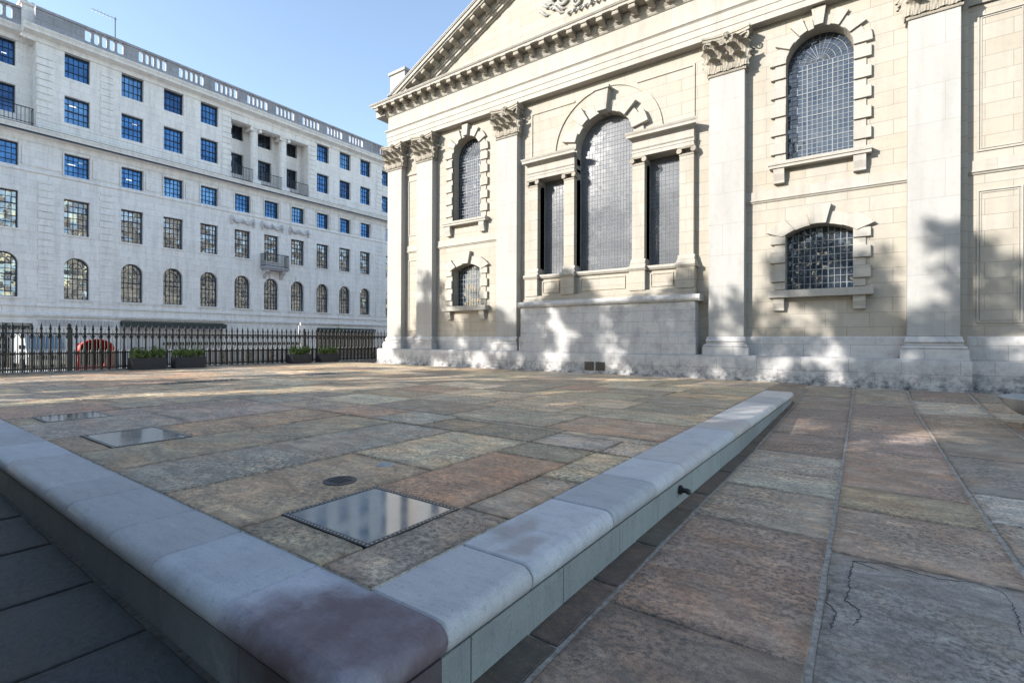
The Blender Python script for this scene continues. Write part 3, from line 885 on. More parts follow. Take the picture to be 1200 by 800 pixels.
for i, (a, b) in enumerate(pil_x + [(4.6, 5.55)]):
    c = (a+b)/2; hw = (b-a)/2
    m = MB()
    yb = W if b < 2 else 15.75
    m.box(a, b, P, yb, 1.24, 8.86)
    sh = m.build('pilaster', M['pilaster'], church, bevel=.006)
    m = MB()
    m.box(a-.145, b+.145, P-.15, yb, .70, .93)
    m.profile([(yb,.93),(P-.12,.93),(P-.145,.965),(P-.12,1.0),(yb,1.0)], a-.115, b+.115)
    m.box(a-.08, b+.08, P-.08, yb, 1.0, 1.03)
    m.box(a-.05, b+.05, P-.05, yb, 1.03, 1.07)
    m.profile([(yb,1.07),(P-.06,1.07),(P-.09,1.10),(P-.09,1.12),(P-.06,1.15),(yb,1.15)], a-.06, b+.06)
    m.profile([(yb,1.15),(P-.05,1.15),(P-.0,1.235),(yb,1.235)], a-.045, b+.045)
    m.build('base', M['plinth'], sh, bevel=.004)
    if cap_src is None:
        cm = capital_mesh()
        cap_src = cm.build('capital', M['carve'], sh, smooth=False)
        cap_src.location = (c+7.2, P-15.0, 8.86); co = cap_src
        # mesh is built about its own origin
        for v in cap_src.data.vertices: v.co += Vector((-7.2, 15.0, 0))
    else:
        co = cap_src.copy(); COL.objects.link(co); co.parent = sh; co.location = (c+7.2, P-15.0, 8.86)

# string courses
def string(a, b, y):
    m = MB(); m.profile([(y+.12, 5.03), (y-.03, 5.03), (y-.05, 5.07), (y-.08, 5.08), (y-.08, 5.11), (y-.05, 5.12), (y-.05, 5.35), (y-.03, 5.36), (y+.12, 5.36)], a, b); m.build('string_course', M['trim'], church)
for (a, b) in ((-17.07,-16.08), (-15.13,-11.64), (-2.77,.865)): string(a, b, W)
string(1.98, 4.6, 15.75)

# recessed panels in the end bays (raised bead frames)
def bead_frame(x0, x1, z0, z1, y, t=.045, d=.03):
    m = MB(); m.box(x0, x1, y-d, y, z1-t, z1); m.box(x0, x1, y-d, y, z0, z0+t)
    m.box(x0, x0+t, y-d, y, z0+t, z1-t); m.box(x1-t, x1, y-d, y, z0+t, z1-t)
    m.build('panel_moulding', M['trim'], church)
bead_frame(2.16, 2.93, 1.55, 4.66, 15.75, .035); bead_frame(2.22, 2.87, 1.61, 4.60, 15.75, .02, .02)
bead_frame(2.16, 2.98, 5.56, 8.75, 15.75, .035); bead_frame(2.22, 2.92, 5.62, 8.69, 15.75, .02, .02)
bead_frame(-16.9, -16.1, 5.8, 8.3, W, .04); bead_frame(-16.9, -16.1, 1.5, 4.7, W, .04)
m = MB(); m.profile([(W,8.55),(W-.05,8.55),(W-.05,8.62),(W,8.66)], -17.07, -16.08); m.build('band_moulding', M['trim'], church)
m = MB(); m.profile([(15.75,9.0),(15.68,9.0),(15.66,9.06),(15.70,9.10),(15.75,9.14)], 1.98, 4.6)
m.build('band_moulding', M['trim'], church)

# entablature --------------------------------------------------------------
ENX1 = 1.84
ent = MB()
zA, zF, zC = 10.04, 10.75, 11.38
y = P
ent.profile([(W+.3,zA),(y+.0,zA),(y+.0,zA+.17),(y-.02,zA+.175),(y-.02,zA+.38),(y-.04,zA+.385),(y-.04,zA+.60),(y-.08,zA+.64),(y-.10,zA+.65),(y-.10,zF),(W+.3,zF)], -18.0, 4.6, 1, 0, ybase=P)
e_o = ent.build('architrave', M['trim'], church)
fr = MB(); fr.box(-18.0+.02, 4.6, y+.01, W+.3, zF, zC); fr.build('frieze', M['trim'], church)
co_ = MB()
co_.profile([(W+.3,zC),(y-.02,zC),(y-.06,zC+.05),(y-.06,zC+.08),(y-.12,zC+.15),(y-.12,zC+.17),(W+.3,zC+.17)], -18.0, 4.6, 1, 0, ybase=P)
co_.profile([(W+.3,zC+.17),(y-.13,zC+.17),(y-.13,11.73),(W+.3,11.73)], -18.0, 4.6, 1, 0, ybase=P)
co_.profile([(W+.3,11.73),(14.72,11.73),(14.72,11.80),(14.69,11.81),(14.65,11.86),(14.65,11.88),(15.1,11.92),(W+.3,11.92)], -18.0, 4.6, 1, 0, ybase=P)
cor = co_.build('cornice', M['trim'], church)
# modillions
def modillion_mesh():
    m = MB()
    # S-scroll bracket seen from the side (y,z), runs out 0.36
    pr = [(0,0),(0,-.20),(.03,-.21),(.07,-.20),(.10,-.165),(.15,-.14),(.24,-.125),(.30,-.13),(.345,-.115),(.36,-.08),(.36,0)]
    m.prism([(-a, b) for a, b in pr], -.10, .10, 'x')
    m.box(-.125, .125, -.40, 0.0, -.002, .03)
    m.tube([(-.115,-.315,-.08),(.115,-.315,-.08)], .042, 10)
    m.tube([(-.115,-.04,-.155),(.115,-.04,-.155)], .045, 10)
    return m
mod_src = None
def add_mod(src_parent, x, yv, z, rot=0):
    global mod_src
    off = Vector((0,0,0)); q = src_parent
    while q is not None: off += q.location; q = q.parent
    if mod_src is None:
        mod_src = modillion_mesh().build('modillion', M['carve'], None)
        o = mod_src
    else:
        o = mod_src.copy(); COL.objects.link(o)
    o.parent = src_parent; o.location = Vector((x, yv, z)) - off; o.rotation_euler = (0, rot, 0)
x = -18.22; k = 0
while x < -1.0:
    add_mod(cor, x, y-.128, 11.70); x += .557; k += 1
# carved drop rosettes between modillions omitted; soffit coffers
x = -17.94
while x < -1:
    m = MB(); m.taper(x-.09, x+.09, 14.83, 15.05, 11.712, 11.735, 0.0); x += .557; m.build('soffit_rosette', M['carve'], cor)

# pediment ----------------------------------------------------------------
APX, SL = -7.17, .4585
z_at = lambda x: 12.09 + SL*(x+16.88)
tz0 = 11.92
ty = MB()
apz = z_at(APX)
ty.prism([(-17.3, tz0), (2.96, tz0), (APX, apz-.2)], 15.35, 15.8); ty.build('tympanum', M['church'], church)
rk = MB()
def rake_layer(mb, t0, t1, yf, yb=15.8, x_end=-17.36):
    # vertical offsets below top line t0..t1 ; both slopes
    xs = x_end
    def L(x, t): return z_at(x) - t
    for sgn in (1, -1):
        def mx(x): return x if sgn == 1 else 2*APX - x
        # clip foot at tz0
        x0a = max(xs, -16.88 + (tz0 + .002 + t0 - 12.09)/SL); x0b = -16.88 + (tz0 + .002 + t1 - 12.09)/SL
        poly = [(mx(x0a), L(x0a, t0)), (mx(APX), L(APX, t0)), (mx(APX), L(APX, t1)), (mx(x0b), L(x0b, t1))]
        mb.prism(poly, yf, yb)
rake_layer(rk, .0, .05, 14.62); rake_layer(rk, .05, .20, 14.66); rake_layer(rk, .20, .27, 14.72)
rake_layer(rk, .27, .52, 15.12); rake_layer(rk, .52, .58, 15.14); rake_layer(rk, .58, .70, 15.2); rake_layer(rk, .70, .76, 15.28)
rko = rk.build('raking_cornice', M['trim'], church)
rl = MB(); rake_layer(rl, -.035, -.003, 14.60, 16.2); rl.build('lead_flashing', M['lead_roof'], rko)
x = -16.35; ang = -math.atan(SL)
while x < APX-.2:
    add_mod(rko, x, 15.118, z_at(x)-.30, ang); x += .545
# roof & attic
m = MB()
m.prism([(-17.6, 11.9), (3.2, 11.9), (APX, apz-.1)], 15.8, 51.5); m.build('roof', M['lead_roof'], church)
m = MB(); m.box(-18.15, -17.15, 15.5, 16.5, 11.92, 13.45); m.box(-18.22, -17.08, 15.43, 16.57, 13.45, 13.58); m.box(-18.22, -17.08, 15.43, 16.57, 11.92, 12.15)
m.build('corner_pedestal', M['pilaster'], church, bevel=.01)
# relief carving in the tympanum: drapery and scrolls
m = MB()
def sp_(cx, cz, r0, turns, s_, w0=.07, yb=15.35):
    pts = []; rs = []
    for k in range(30):
        t = k/29; a = s_*(turns*2*PI*t) + random.uniform(-.02,.02); r = r0*(1-t*.88)
        pts.append((cx + math.cos(a)*r, yb-.05-.05*t, cz + math.sin(a)*r)); rs.append(w0*(1-.5*t))
    m.tube(pts, rs, 7)
for (cx, cz, r0, tr, s_) in ((-8.15,12.95,.24,1.6,1),(-7.55,13.0,.26,1.7,-1),(-8.75,13.25,.22,1.4,-1),(-7.2,13.5,.4,1.5,1),(-9.1,13.45,.16,1.3,1),(-6.6,12.95,.25,1.6,1),(-8.2,13.6,.3,1.5,-1)):
    sp_(cx, cz, r0, tr, s_)
for i in range(16):
    x0_ = -9.75 + i*.115; z0_ = 13.15 + .25*math.sin(i*.9) + i*.03
    pts = [(x0_ + .09*k*.9, 15.30 - .05*math.sin(k*.8), z0_ - .05*k + .05*math.sin(k*1.4+i)) for k in range(7)]
    m.tube(pts, [.02,.045,.055,.05,.05,.035,.015], 6)
for i in range(10):
    x0_ = -8.6 + i*.22; pts = [(x0_, 15.3, 12.75+.06*math.sin(i*2)), (x0_+.1, 15.25, 12.62), (x0_+.2, 15.3, 12.7)]
    m.tube(pts, [.03,.055,.02], 6)
m.build('carved_relief', M['pilaster'], church, smooth=True)

# windows of the outer bays -------------------------------------------------
def arch_surround(m, a, b, zs, spring, rise, crown_r=True):
    """Gibbs surround: alternating blocks"""
    yb = W
    c = (a+b)/2
    z = zs + .04; big = True; k = 0
    big = False
    while z < spring - .05:
        h = .21 if not big else .31
        z1 = min(z+h, spring)
        e, pj = (.375, .10) if big else (.27, .04)
        for s_ in (-1, 1):
            if s_ < 0: m.box(a-e, a+.0, yb-pj, yb+.04, z+.004, z1-.004)
            else: m.box(b, b+e, yb-pj, yb+.04, z+.004, z1-.004)
        z = z1; big = not big
W_GL = W+.36
def upper_window(a, b, label=None):
    c = (a+b)/2; r = (b-a)/2; zs, spz = 6.05, 8.77
    win = MB(); arch_surround(win, a, b, zs, spz, r)
    # radial voussoirs
    n = 13; a_ = 0
    das = []
    for k in range(n): das.append(1.15 if k % 2 == 0 else .8)
    tot = sum(das); ang_ = 0
    for k in range(n):
        a0 = PI*ang_/tot; ang_ += das[k]; a1 = PI*ang_/tot
        big = (k % 2 == 0)
        ro, pj = (r+.40, .10) if big else (r+.27, .04)
        if k == n//2: ro, pj = r+.47, .17
        win.wedge(c, spz, r, ro, a0+.006, a1-.006, W-pj, W+.04, 2)
    w_o = win.build('window', M['trim'], church, bevel=.008)
    s_ = MB(); s_.box(a-.41, b+.40, W-.27, W+.35, 5.96, 6.05); s_.box(a-.39, b+.38, W-.24, W+.2, 5.88, 5.96); s_.build('sill', M['trim'], w_o, bevel=.006)
    for (p, q) in ((a-.29, a-.02), (b+.0, b+.27)):
        m = MB(); m.prism([(W+.02,5.88),(W-.20,5.88),(W-.20,5.72),(W-.15,5.55),(W-.15,5.48),(W+.02,5.48)], p, q, 'x'); m.build('bracket', M['trim'], w_o, bevel=.006)
    gl = MB(); pts = [(a, zs), (b, zs)] + [(c + r*math.cos(PI*k/24), spz + r*math.sin(PI*k/24)) for k in range(25)]
    gl.prism(pts, W_GL, W_GL+.02); g_o = gl.build('glass', M['church_glass'], w_o)
    ld = MB(); yb = W_GL-.012; t = .007
    nx = 13
    for k in range(1, nx):
        x = a + (b-a)*k/nx; tt = .012 if k in (4, 9) else t
        ld.box(x-tt, x+tt, yb-(.004 if tt > t else 0), yb+.01, zs, spz)
    nz = 21
    for k in range(0, nz+1):
        z = zs + (spz-zs)*k/nz; tt = .012 if k % 5 == 0 else t
        ld.box(a, b, yb-.002-(.006 if tt > t else 0), yb+.012, z-tt, z+tt)
    # fan
    for k in range(1, 14):
        an = PI*k/14; ld.tube([(c+.09*math.cos(an), yb, spz+.09*math.sin(an)), (c+r*math.cos(an), yb, spz+r*math.sin(an))], t, 4)
    for rr in (.09, .22, .36, .50, .64): ld.tube([(c+rr*math.cos(PI*k/24), yb, spz+rr*math.sin(PI*k/24)) for k in range(25)], t, 4)
    ld.build('lead_lattice', M['lead'], w_o)
    return w_o
def lower_window(a, b):
    c = (a+b)/2; half = (b-a)/2; zs, spz, rise = 2.5, 4.03, .22
    win = MB(); arch_surround(win, a, b, zs, spz, rise)
    rad = (half*half+rise*rise)/(2*rise); cz = spz+rise-rad; a0 = math.asin(min(1.0, half/rad))
    n = 5
    for k in range(n):
        t0 = -a0*1.12 + 2*a0*1.12*k/n; t1 = -a0*1.12 + 2*a0*1.12*(k+1)/n
        for (q0, q1, ro, pj) in ([(t0, t1, .42 if k != 2 else .52, .13 if k != 2 else .17)] if k % 2 == 0 else [(t0, t1, .33, .055)]):
            f = lambda q, rr: (c+rr*math.sin(q), cz+rr*math.cos(q))
            g = .0015
            mid = (q0+q1)/2
            poly = [f(q0+g, rad), f(mid, rad), f(q1-g, rad)]
            # radiate more than the true centre, as gauged voussoirs
            def out(q, h): 
                x, z = f(q, rad); return (x + math.sin(q*1.9)*h, z + math.cos(q*1.9)*h)
            poly += [out(q1-g, ro), out(mid, ro), out(q0+g, ro)]
            win.prism(poly, W-pj, W+.04)
    for s_ in (-1, 1):   # haunch blocks
        x0 = a-.34 if s_ < 0 else b+.10; 
        win.box(min(x0, x0+.24), max(x0, x0+.24), W-.055, W+.04, 4.04, 4.28)
    w_o = win.build('window', M['trim'], church, bevel=.008)
    s_ = MB(); s_.box(a-.40, b+.43, W-.27, W+.35, 2.30, 2.50); s_.build('sill', M['trim'], w_o, bevel=.008)
    for (p, q) in ((a-.29, a-.02), (b+.0, b+.27)):
        m = MB(); m.prism([(W+.02,2.30),(W-.18,2.30),(W-.18,2.15),(W-.13,2.02),(W-.13,1.95),(W+.02,1.95)], p, q, 'x'); m.build('bracket', M['trim'], w_o, bevel=.006)
    gl = MB(); gl.box(a, b, W_GL, W_GL+.02, zs, spz+rise); gl.build('glass', M['church_glass'], w_o)
    ld = MB(); yb = W_GL-.012
    for k in range(1, 11):
        x = a+(b-a)*k/11; tt = .012 if k % 3 == 1 else .008; ld.box(x-tt, x+tt, yb-(.004 if k % 3 == 1 else 0), yb+.01, zs, spz+rise)
    for k in range(0, 9):
        z = zs + (spz+rise-zs)*k/9; tt = .012 if k % 3 == 0 else .008; ld.box(a, b, yb-.002-(.006 if k % 3 == 0 else 0), yb+.012, z-tt, z+tt)
    ld.build('lead_lattice', M['lead'], w_o)
for (a, b) in (WA, WB):
    upper_window(a, b); lower_window(a, b)

# the big Venetian window --------------------------------------------------
cols_x = [(-10.24,-9.81), (-8.70,-8.29), (-6.15,-5.74), (-4.63,-4.20)]
CP = W-.20
surr = MB()
# block under the window, ledge, dado
surr.box(-10.40, -4.08, 15.12, W, .70, 2.30)
surr.box(-10.43, -4.05, 15.06, W, .70, 1.22)
v_o = surr.build('venetian_window', M['plinth'], church, bevel=.01)
m = MB()
m.profile([(W,2.30),(15.06,2.30),(15.0,2.36),(15.0,2.44),(15.04,2.50),(W,2.50)], -10.47, -3.93)
m.build('ledge', M['plinth'], v_o)
m = MB()
m.box(-10.34, -4.10, 15.22, W, 2.50, 2.60); m.box(-10.32, -4.12, 15.28, W, 2.60, 2.72)
for (a, b) in cols_x: m.box(a-.06, b+.06, 15.24, 15.5, 2.72, 3.36)
m.box(-10.24, -4.2, 15.42, W, 2.72, 3.36)
# dado panels
for (a, b) in ((-9.62,-8.9), (-8.05,-6.4), (-5.55,-4.82)):
    for (x0, x1, z0, z1) in ((a, b, 3.22, 3.25), (a, b, 2.82, 2.85), (a, a+.03, 2.85, 3.22), (b-.03, b, 2.85, 3.22)): m.box(x0, x1, 15.39, 15.42, z0, z1)
m.build('dado', M['church'], v_o, bevel=.006)
m = MB()
def sillm(a, b, y): m.profile([(W+.3,3.36),(y+.05,3.36),(y+.02,3.40),(y,3.42),(y,3.47),(y+.03,3.50),(W+.3,3.50)], a, b)
sillm(-10.33, -4.10, 15.30)
for (a, b) in cols_x: sillm(a-.09, b+.09, 15.17)
m.build('sill', M['trim'], v_o)
for (a, b) in cols_x:
    cm = MB(); cm.box(a, b, CP, W+.28, 3.72, 6.84)
    c_o = cm.build('column', M['church'], v_o, bevel=.005)
    bm_ = MB()
    bm_.box(a-.06, b+.06, CP-.06, W+.1, 3.5, 3.58)
    bm_.profile([(W+.1,3.58),(CP-.05,3.58),(CP-.06,3.61),(CP-.05,3.64),(CP-.02,3.66),(CP,3.74),(W+.1,3.74)], a-.04, b+.04); bm_.build('base', M['trim'], c_o)
    k_ = MB()
    k_.box(a-.005, b+.005, CP-.02, W+.1, 6.78, 6.82)
    for s_, xx in ((-1, a+.03), (1, b-.03)):
        pts = []
        for q in range(20):
            t = q/19; an = PI/2 + s_*(-1)*2.6*PI*t; rr = .085*(1-.8*t)
            pts.append((xx + s_*.02 + math.cos(an)*rr*1.0, CP-.03, 6.92 + math.sin(an)*rr))
        k_.tube(pts, .026, 6)
        k_.tube([(xx+s_*.02, CP-.06, 6.92), (xx+s_*.02, W, 6.92)], .075, 12)
    k_.tube([(a+.03, CP-.03, 7.0), (b-.03, CP-.03, 7.0)], .025, 6)
    k_.box(a-.04, b+.04, CP-.06, W+.1, 7.015, 7.052)
    k_.build('capital', M['carve'], c_o, smooth=True)
# entablatures over side lights
for (a, b) in ((-10.24, -8.29), (-6.15, -4.20)):
    m = MB()
    m.box(a, b, CP, W+.28, 7.054, 7.18); m.box(a-.015, b+.015, CP-.015, W+.27, 7.18, 7.27)
    m.profile([(W+.2,7.27),(CP-.03,7.27),(CP-.05,7.30),(W+.2,7.30)], a-.03, b+.03)
    m.box(a, b, CP, W+.26, 7.30, 7.55)
    m.profile([(W+.2,7.55),(CP-.03,7.55),(CP-.07,7.61),(CP-.13,7.62),(CP-.22,7.63),(CP-.22,7.70),(CP-.25,7.74),(CP-.27,7.79),(CP-.2,7.81),(W+.2,7.82)], a, b, .6, .6, ybase=CP)
    m.build('entablature', M['trim'], v_o)
# arch voussoirs
m = MB(); r = 1.07; spz = 7.82
vs_ = [(.0,.13,0),(.13,.30,1),(.30,.44,0),(.44,.60,1),(.60,.80,0),(.80,.97,1),(.97,1.16,0)]
segs = []
tot = PI/2
for (f0, f1, big) in ((.02,.14,0),(.14,.32,1),(.32,.48,0),(.48,.66,1),(.66,.84,0)):
    segs.append((f0*tot, f1*tot, big)); segs.append((PI-f1*tot, PI-f0*tot, big))
for (a0, a1, big) in segs:
    ro, pj = (1.62, .20) if big else (1.42, .09)
    m = MB(); m.wedge(XC, spz, r, ro, a0+.005, a1-.005, W-pj, W+.04, 3); m.build('voussoir', M['trim'], v_o, bevel=.008)
m = MB(); m.wedge(XC, spz, r, 1.42, .84*tot, PI-.84*tot, W-.10, W+.04, 4)
m.prism([(XC-.17, spz+r-.02), (XC+.17, spz+r-.02), (XC+.25, 9.56), (XC-.25, 9.56)], W-.30, W+.04)
m.prism([(XC-.29, 9.56), (XC+.29, 9.56), (XC+.31, 9.64), (XC-.31, 9.64)], W-.35, W+.04)
m.build('keystone', M['trim'], v_o, bevel=.006)
# hood: low raised arch band and raised frame
m = MB(); m.wedge(XC, spz, 1.93, 2.02, R(3), R(177), W-.045, W+.02, 40)
for s_ in (-1, 1):
    xo = XC + s_*3.0; xi = XC + s_*1.15
    x0_, x1_ = min(xo, xo-s_*.06), max(xo, xo-s_*.06)
    m.box(x0_, x1_, W-.035, W+.02, 7.86, 9.55)
    m.box(min(xo, xi), max(xo, xi), W-.035, W+.02, 9.55, 9.61)
m.build('arch_hood', M['church'], v_o)
# glass
GY = W+.34
m = MB()
for (a, b) in ((-9.81,-8.70), (-5.74,-4.63)): m.box(a, b, GY, GY+.02, 3.5, 7.06)
pts = [(-8.29, 3.5), (-6.15, 3.5)] + [(XC + 1.07*math.cos(PI*k/30), spz + 1.07*math.sin(PI*k/30)) for k in range(31)]
m.prism(pts, GY, GY+.02); m.build('glass', M['east_glass'], v_o)
m = MB(); t = .0036; yb = GY-.012
def lattice(a, b, z0, ztop, nx, pitch):
    n = nx
    for k in range(1, n):
        x = a+(b-a)*k/n; zt = ztop(x); m.box(x-t, x+t, yb, yb+.01, z0, zt)
    z = z0+pitch; row = 0
    while z < ztop((a+b)/2)-.02:
        if z > spz: hw = math.sqrt(max(0, 1.07**2-(z-spz)**2)); aa, bb = XC-hw, XC+hw
        else: aa, bb = a, b
        for k in range(n):
            x0_, x1_ = a+(b-a)*k/n, a+(b-a)*(k+1)/n
            if x1_ < aa or x0_ > bb: continue
            dz = 0
            if z+dz < ztop((x0_+x1_)/2)-.03: m.box(max(x0_, aa), min(x1_, bb), yb-.002, yb+.012, z+dz-t, z+dz+t)
        z += pitch; row += 1
lattice(-9.81, -8.70, 3.5, lambda x: 7.05, 9, .14); lattice(-5.74, -4.63, 3.5, lambda x: 7.05, 9, .14)
lattice(-8.29, -6.15, 3.5, lambda x: spz+math.sqrt(max(0, 1.07**2-(x-XC)**2)), 20, .15)
m.build('lead_lattice', M['lead_dark'], v_o)

# ------------------------------------------------------------------ OFFICE BUILDING across the street
LX = -38.5
ob = thing('office_building', (LX, 15, STREET), 'long pale stone office block with sky-tinted panes, loggia, arched windows and dark parapet', 'building')
bays = [8.9, 11.65, 13.98, 16.25, 18.6, 20.85, 23.1, 25.43, 27.7, 29.95]
left_b = [5.78]
right_b = [33.0, 35.3, 37.6]
F = lambda u, wd, z: (LX - wd, u, z)
def FB():
    m = MB(); m.fr = F; return m
HWB, HW = .58, .59
m = FB(); ops = []
allb = left_b + bays + right_b
for c in allb:
    ops += [(c-HW, c+HW, 3.42, 5.31, 'arch', .59), (c-HW, c+HW, 7.25, 9.36, 'rect', 0), (c-HW, c+HW, 10.76, 12.06, 'rect', 0)]
wall_open(m, 3.5, 45, 2.25, 12.9, 0, .6, ops)
# upper storeys
def upper(u0, u1, w0, bs):
    o2 = []
    for c in bs: o2 += [(c-HW, c+HW, 13.88, 15.48, 'rect', 0), (c-HW, c+HW, 16.55, 18.02, 'rect', 0)]
    wall_open(m, u0, u1, 12.9, 18.4, w0, w0+.6, o2)
upper(3.5, 7.07, .8, left_b); upper(7.07, 17.74, 0, bays[:4]); upper(24.0, 31.9, 0, bays[7:]); upper(31.9, 45, .8, right_b)
upper(17.74, 24.0, 1.15, bays[4:7])
m.box(7.07, 7.5, .6, 1.4, 12.9, 18.4); m.box(31.5, 31.9, .6, 1.4, 12.9, 18.4)
m.box(17.44, 17.739, .6, 2.5, 12.9, 18.0); m.box(24.001, 24.3, .6, 2.5, 12.9, 18.0)
m.box(3.6, 44.9, .7, 14, 18.0, 18.4)
m.box(3.6, 44.9, 8, 8.3, -.6, 18.0)
m.box(3.5, 45, .6, 4, 12.6, 12.9)
m.build('wall', M['portland'], ob)
m = FB(); m.box(3.75, 44.8, 2.6, 2.8, -.5, 18.0); m.build('dark_interior', M['void'], ob)
# body ends
m = FB(); m.box(3.5, 3.74, 0, 14, -.6, 18.4); m.box(44.7, 45, .6, 14, -.6, 18.4); m.build('end_wall', M['portland'], ob)

# quoins
def quoin(u0, u1, z0, z1, w0=0):
    m = FB(); z = z0; k = 0
    while z < z1-.1:
        e = .0 if k % 2 else .06
        m.box(u0-e*.5, u1+e, w0-.05, w0+.01, z, min(z+.34, z1)); z += .40; k += 1
    m.build('quoins', M['portland'], ob)
quoin(7.09, 7.75, 13.6, 17.6); quoin(7.2, 7.8, 3.2, 10.2); quoin(10.0, 10.6, 3.2, 10.2); quoin(10.0, 10.6, 13.8, 17.6)
quoin(17.12, 17.70, 13.6, 17.7); quoin(24.05, 24.6, 13.6, 17.7); quoin(31.2, 31.85, 2.8, 10.2); quoin(31.2, 31.85, 13.6, 17.6); quoin(12.6, 13.0, 3.3, 5.5)
# cornices and strings
m = FB()
def band(prof, u0, u1):   # prof: (projection, z)
    n = len(prof)
    pts = [(0.05, prof[0][1])] + [(-p, z) for p, z in prof] + [(0.05, prof[-1][1])]
    vs = [(u0, w_, z) for w_, z in pts] + [(u1, w_, z) for w_, z in pts]; k = len(pts)
    m.add(vs, [tuple(range(k)), tuple(range(2*k-1, k-1, -1))] + [(i, (i+1) % k, k+(i+1) % k, k+i) for i in range(k)])
band([(.06,2.3),(.10,2.34),(.16,2.44),(.16,2.50),(.05,2.56)], 3.5, 45)
band([(.05,2.9),(.08,2.92),(.08,3.05),(.03,3.08)], 3.5, 45)
band([(.03,10.52),(.07,10.56),(.07,10.64),(.02,10.70)], 3.5, 45)
band([(.05,12.25),(.08,12.4),(.12,12.55),(.50,12.60),(.50,12.78),(.58,12.92),(.58,12.98),(.12,13.10),(.06,13.12)], 3.5, 45)
band([(.04,13.30),(.04,13.62),(.08,13.66),(.08,13.72),(.0,13.74)], 7.07, 17.5); band([(.04,13.30),(.04,13.62),(.08,13.66),(.08,13.72),(.0,13.74)], 24.1, 31.9)
m.build('cornice', M['portland'], ob)
m = FB(); m.box(3.5, 45, -.535, -.503, 12.60, 12.70); m.box(3.5, 45, -.60, -.06, 12.984, 13.0); m.build('dark_cornice_strip', M['iron'], ob)  # thin dark strips along the cornice front and top
m = FB()
def topc(u0, u1, w0):
    n0 = len(m.v)
    pts = [(w0+.05,18.02),(w0-.05,18.02),(w0-.08,18.15),(w0-.14,18.25),(w0-.50,18.40),(w0-.50,18.52),(w0-.60,18.66),(w0-.60,18.72),(w0-.2,18.80),(w0+.4,18.80),(w0+.4,18.41),(w0+.05,18.41)]
    vs = [(u0, a_, z) for a_, z in pts] + [(u1, a_, z) for a_, z in pts]; k = len(pts)
    m.add(vs, [tuple(range(k)), tuple(range(2*k-1, k-1, -1))] + [(i, (i+1) % k, k+(i+1) % k, k+i) for i in range(k)])
topc(3.5, 6.5, .8); topc(6.5, 32.45, 0); topc(32.45, 45, .8)
m.box(17.74, 24.0, 0, 1.9, 17.72, 18.0)
m.box(17.74, 24.0, .0, .5, 17.55, 17.72)
m.build('crowning_cornice', M['portland'], ob)
# parapet with baluster openings
m = FB()
def parapet(u0, u1, w0, groups):
    cur = u0
    m.box(u0, u1, w0-.12, w0+.25, 19.78, 19.92); m.box(u0, u1, w0-.10, w0+.22, 18.80, 19.02)
    for (a, b) in groups:
        m.box(cur, a, w0-.06, w0+.18, 19.02, 19.78); cur = b
        n = 5; pitch = (b-a)/n
        for k in range(1, n):
            c = a+pitch*k; m.box(c-.07, c+.07, w0-.03, w0+.13, 19.02, 19.78)
        for k in range(n):   # rounded corners give the openings their soft shape
            c0, c1 = a+pitch*k+(.07 if k else 0), a+pitch*(k+1)-(.07 if k < n-1 else 0)
            for (cx, sx) in ((c0, 1), (c1, -1)):
                m.prism([(cx, 19.78), (cx+sx*.09, 19.78), (cx, 19.68)], w0-.02, w0+.12); m.prism([(cx, 19.02), (cx+sx*.09, 19.02), (cx, 19.12)], w0-.02, w0+.12)
    m.box(cur, u1, w0-.06, w0+.18, 19.02, 19.78)
grp = []
for i in range(len(bays)-1):
    a, b = bays[i], bays[i+1]; mid = (a+b)/2
    hw_ = .78 if i else .95
    grp.append((mid-hw_-.15, mid+hw_-.15))
parapet(7.0, 32.0, -.2, [(8.05, 10.05)] + grp[1:] if False else grp + [(30.6, 31.6)])
parapet(3.5, 6.8, .6, [(4.6, 6.2)]); parapet(32.2, 45, .6, [(33.2,35),(36,37.8),(39,41)])
m.build('parapet', M['portland_dark'], ob)
m = FB(); m.box(6.55, 7.45, .4, 1.6, 18.8, 20.1); m.box(6.45, 7.55, .3, 1.7, 20.1, 20.25); m.build('chimney', M['portland'], ob)
m = FB(); m.fr = None
for dy in (6.8, 7.1): m.lathe([(.13, 20.25), (.11, 20.5), (.14, 20.55), (.10, 20.6), (.001, 20.6)], LX-1.0, dy, 12)
m.build('chimney_pot', M['portland_dark'], ob)
# loggia columns
for c in (19.62, 21.98):
    m = MB(); m.lathe([(.37,13.45),(.37,13.55),(.33,13.6),(.31,13.7),(.31,14.5),(.285,17.2),(.28,17.25)], LX-.42, c, 20)
    c_o = m.build('loggia_column', M['portland'], ob, smooth=True)
    m = MB(); m.box(LX-.82, LX-.02, c-.40, c+.40, 17.46, 17.55); m.lathe([(.28,17.2),(.33,17.27),(.30,17.32),(.36,17.45)], LX-.42, c, 16)
    for s_ in (-1, 1): m.tube([(LX-.82, c+s_*.34, 17.33), (LX-.0, c+s_*.34, 17.33)], .12, 12)
    m.build('capital', M['portland'], c_o)
    m = MB(); m.box(LX-.84, LX-.0, c-.42, c+.42, 13.1, 13.45); m.build('base', M['portland'], c_o)
m = FB(); m.box(17.74, 24.0, .0, 1.9, 12.97, 13.12); m.build('loggia_floor', M['portland'], ob)
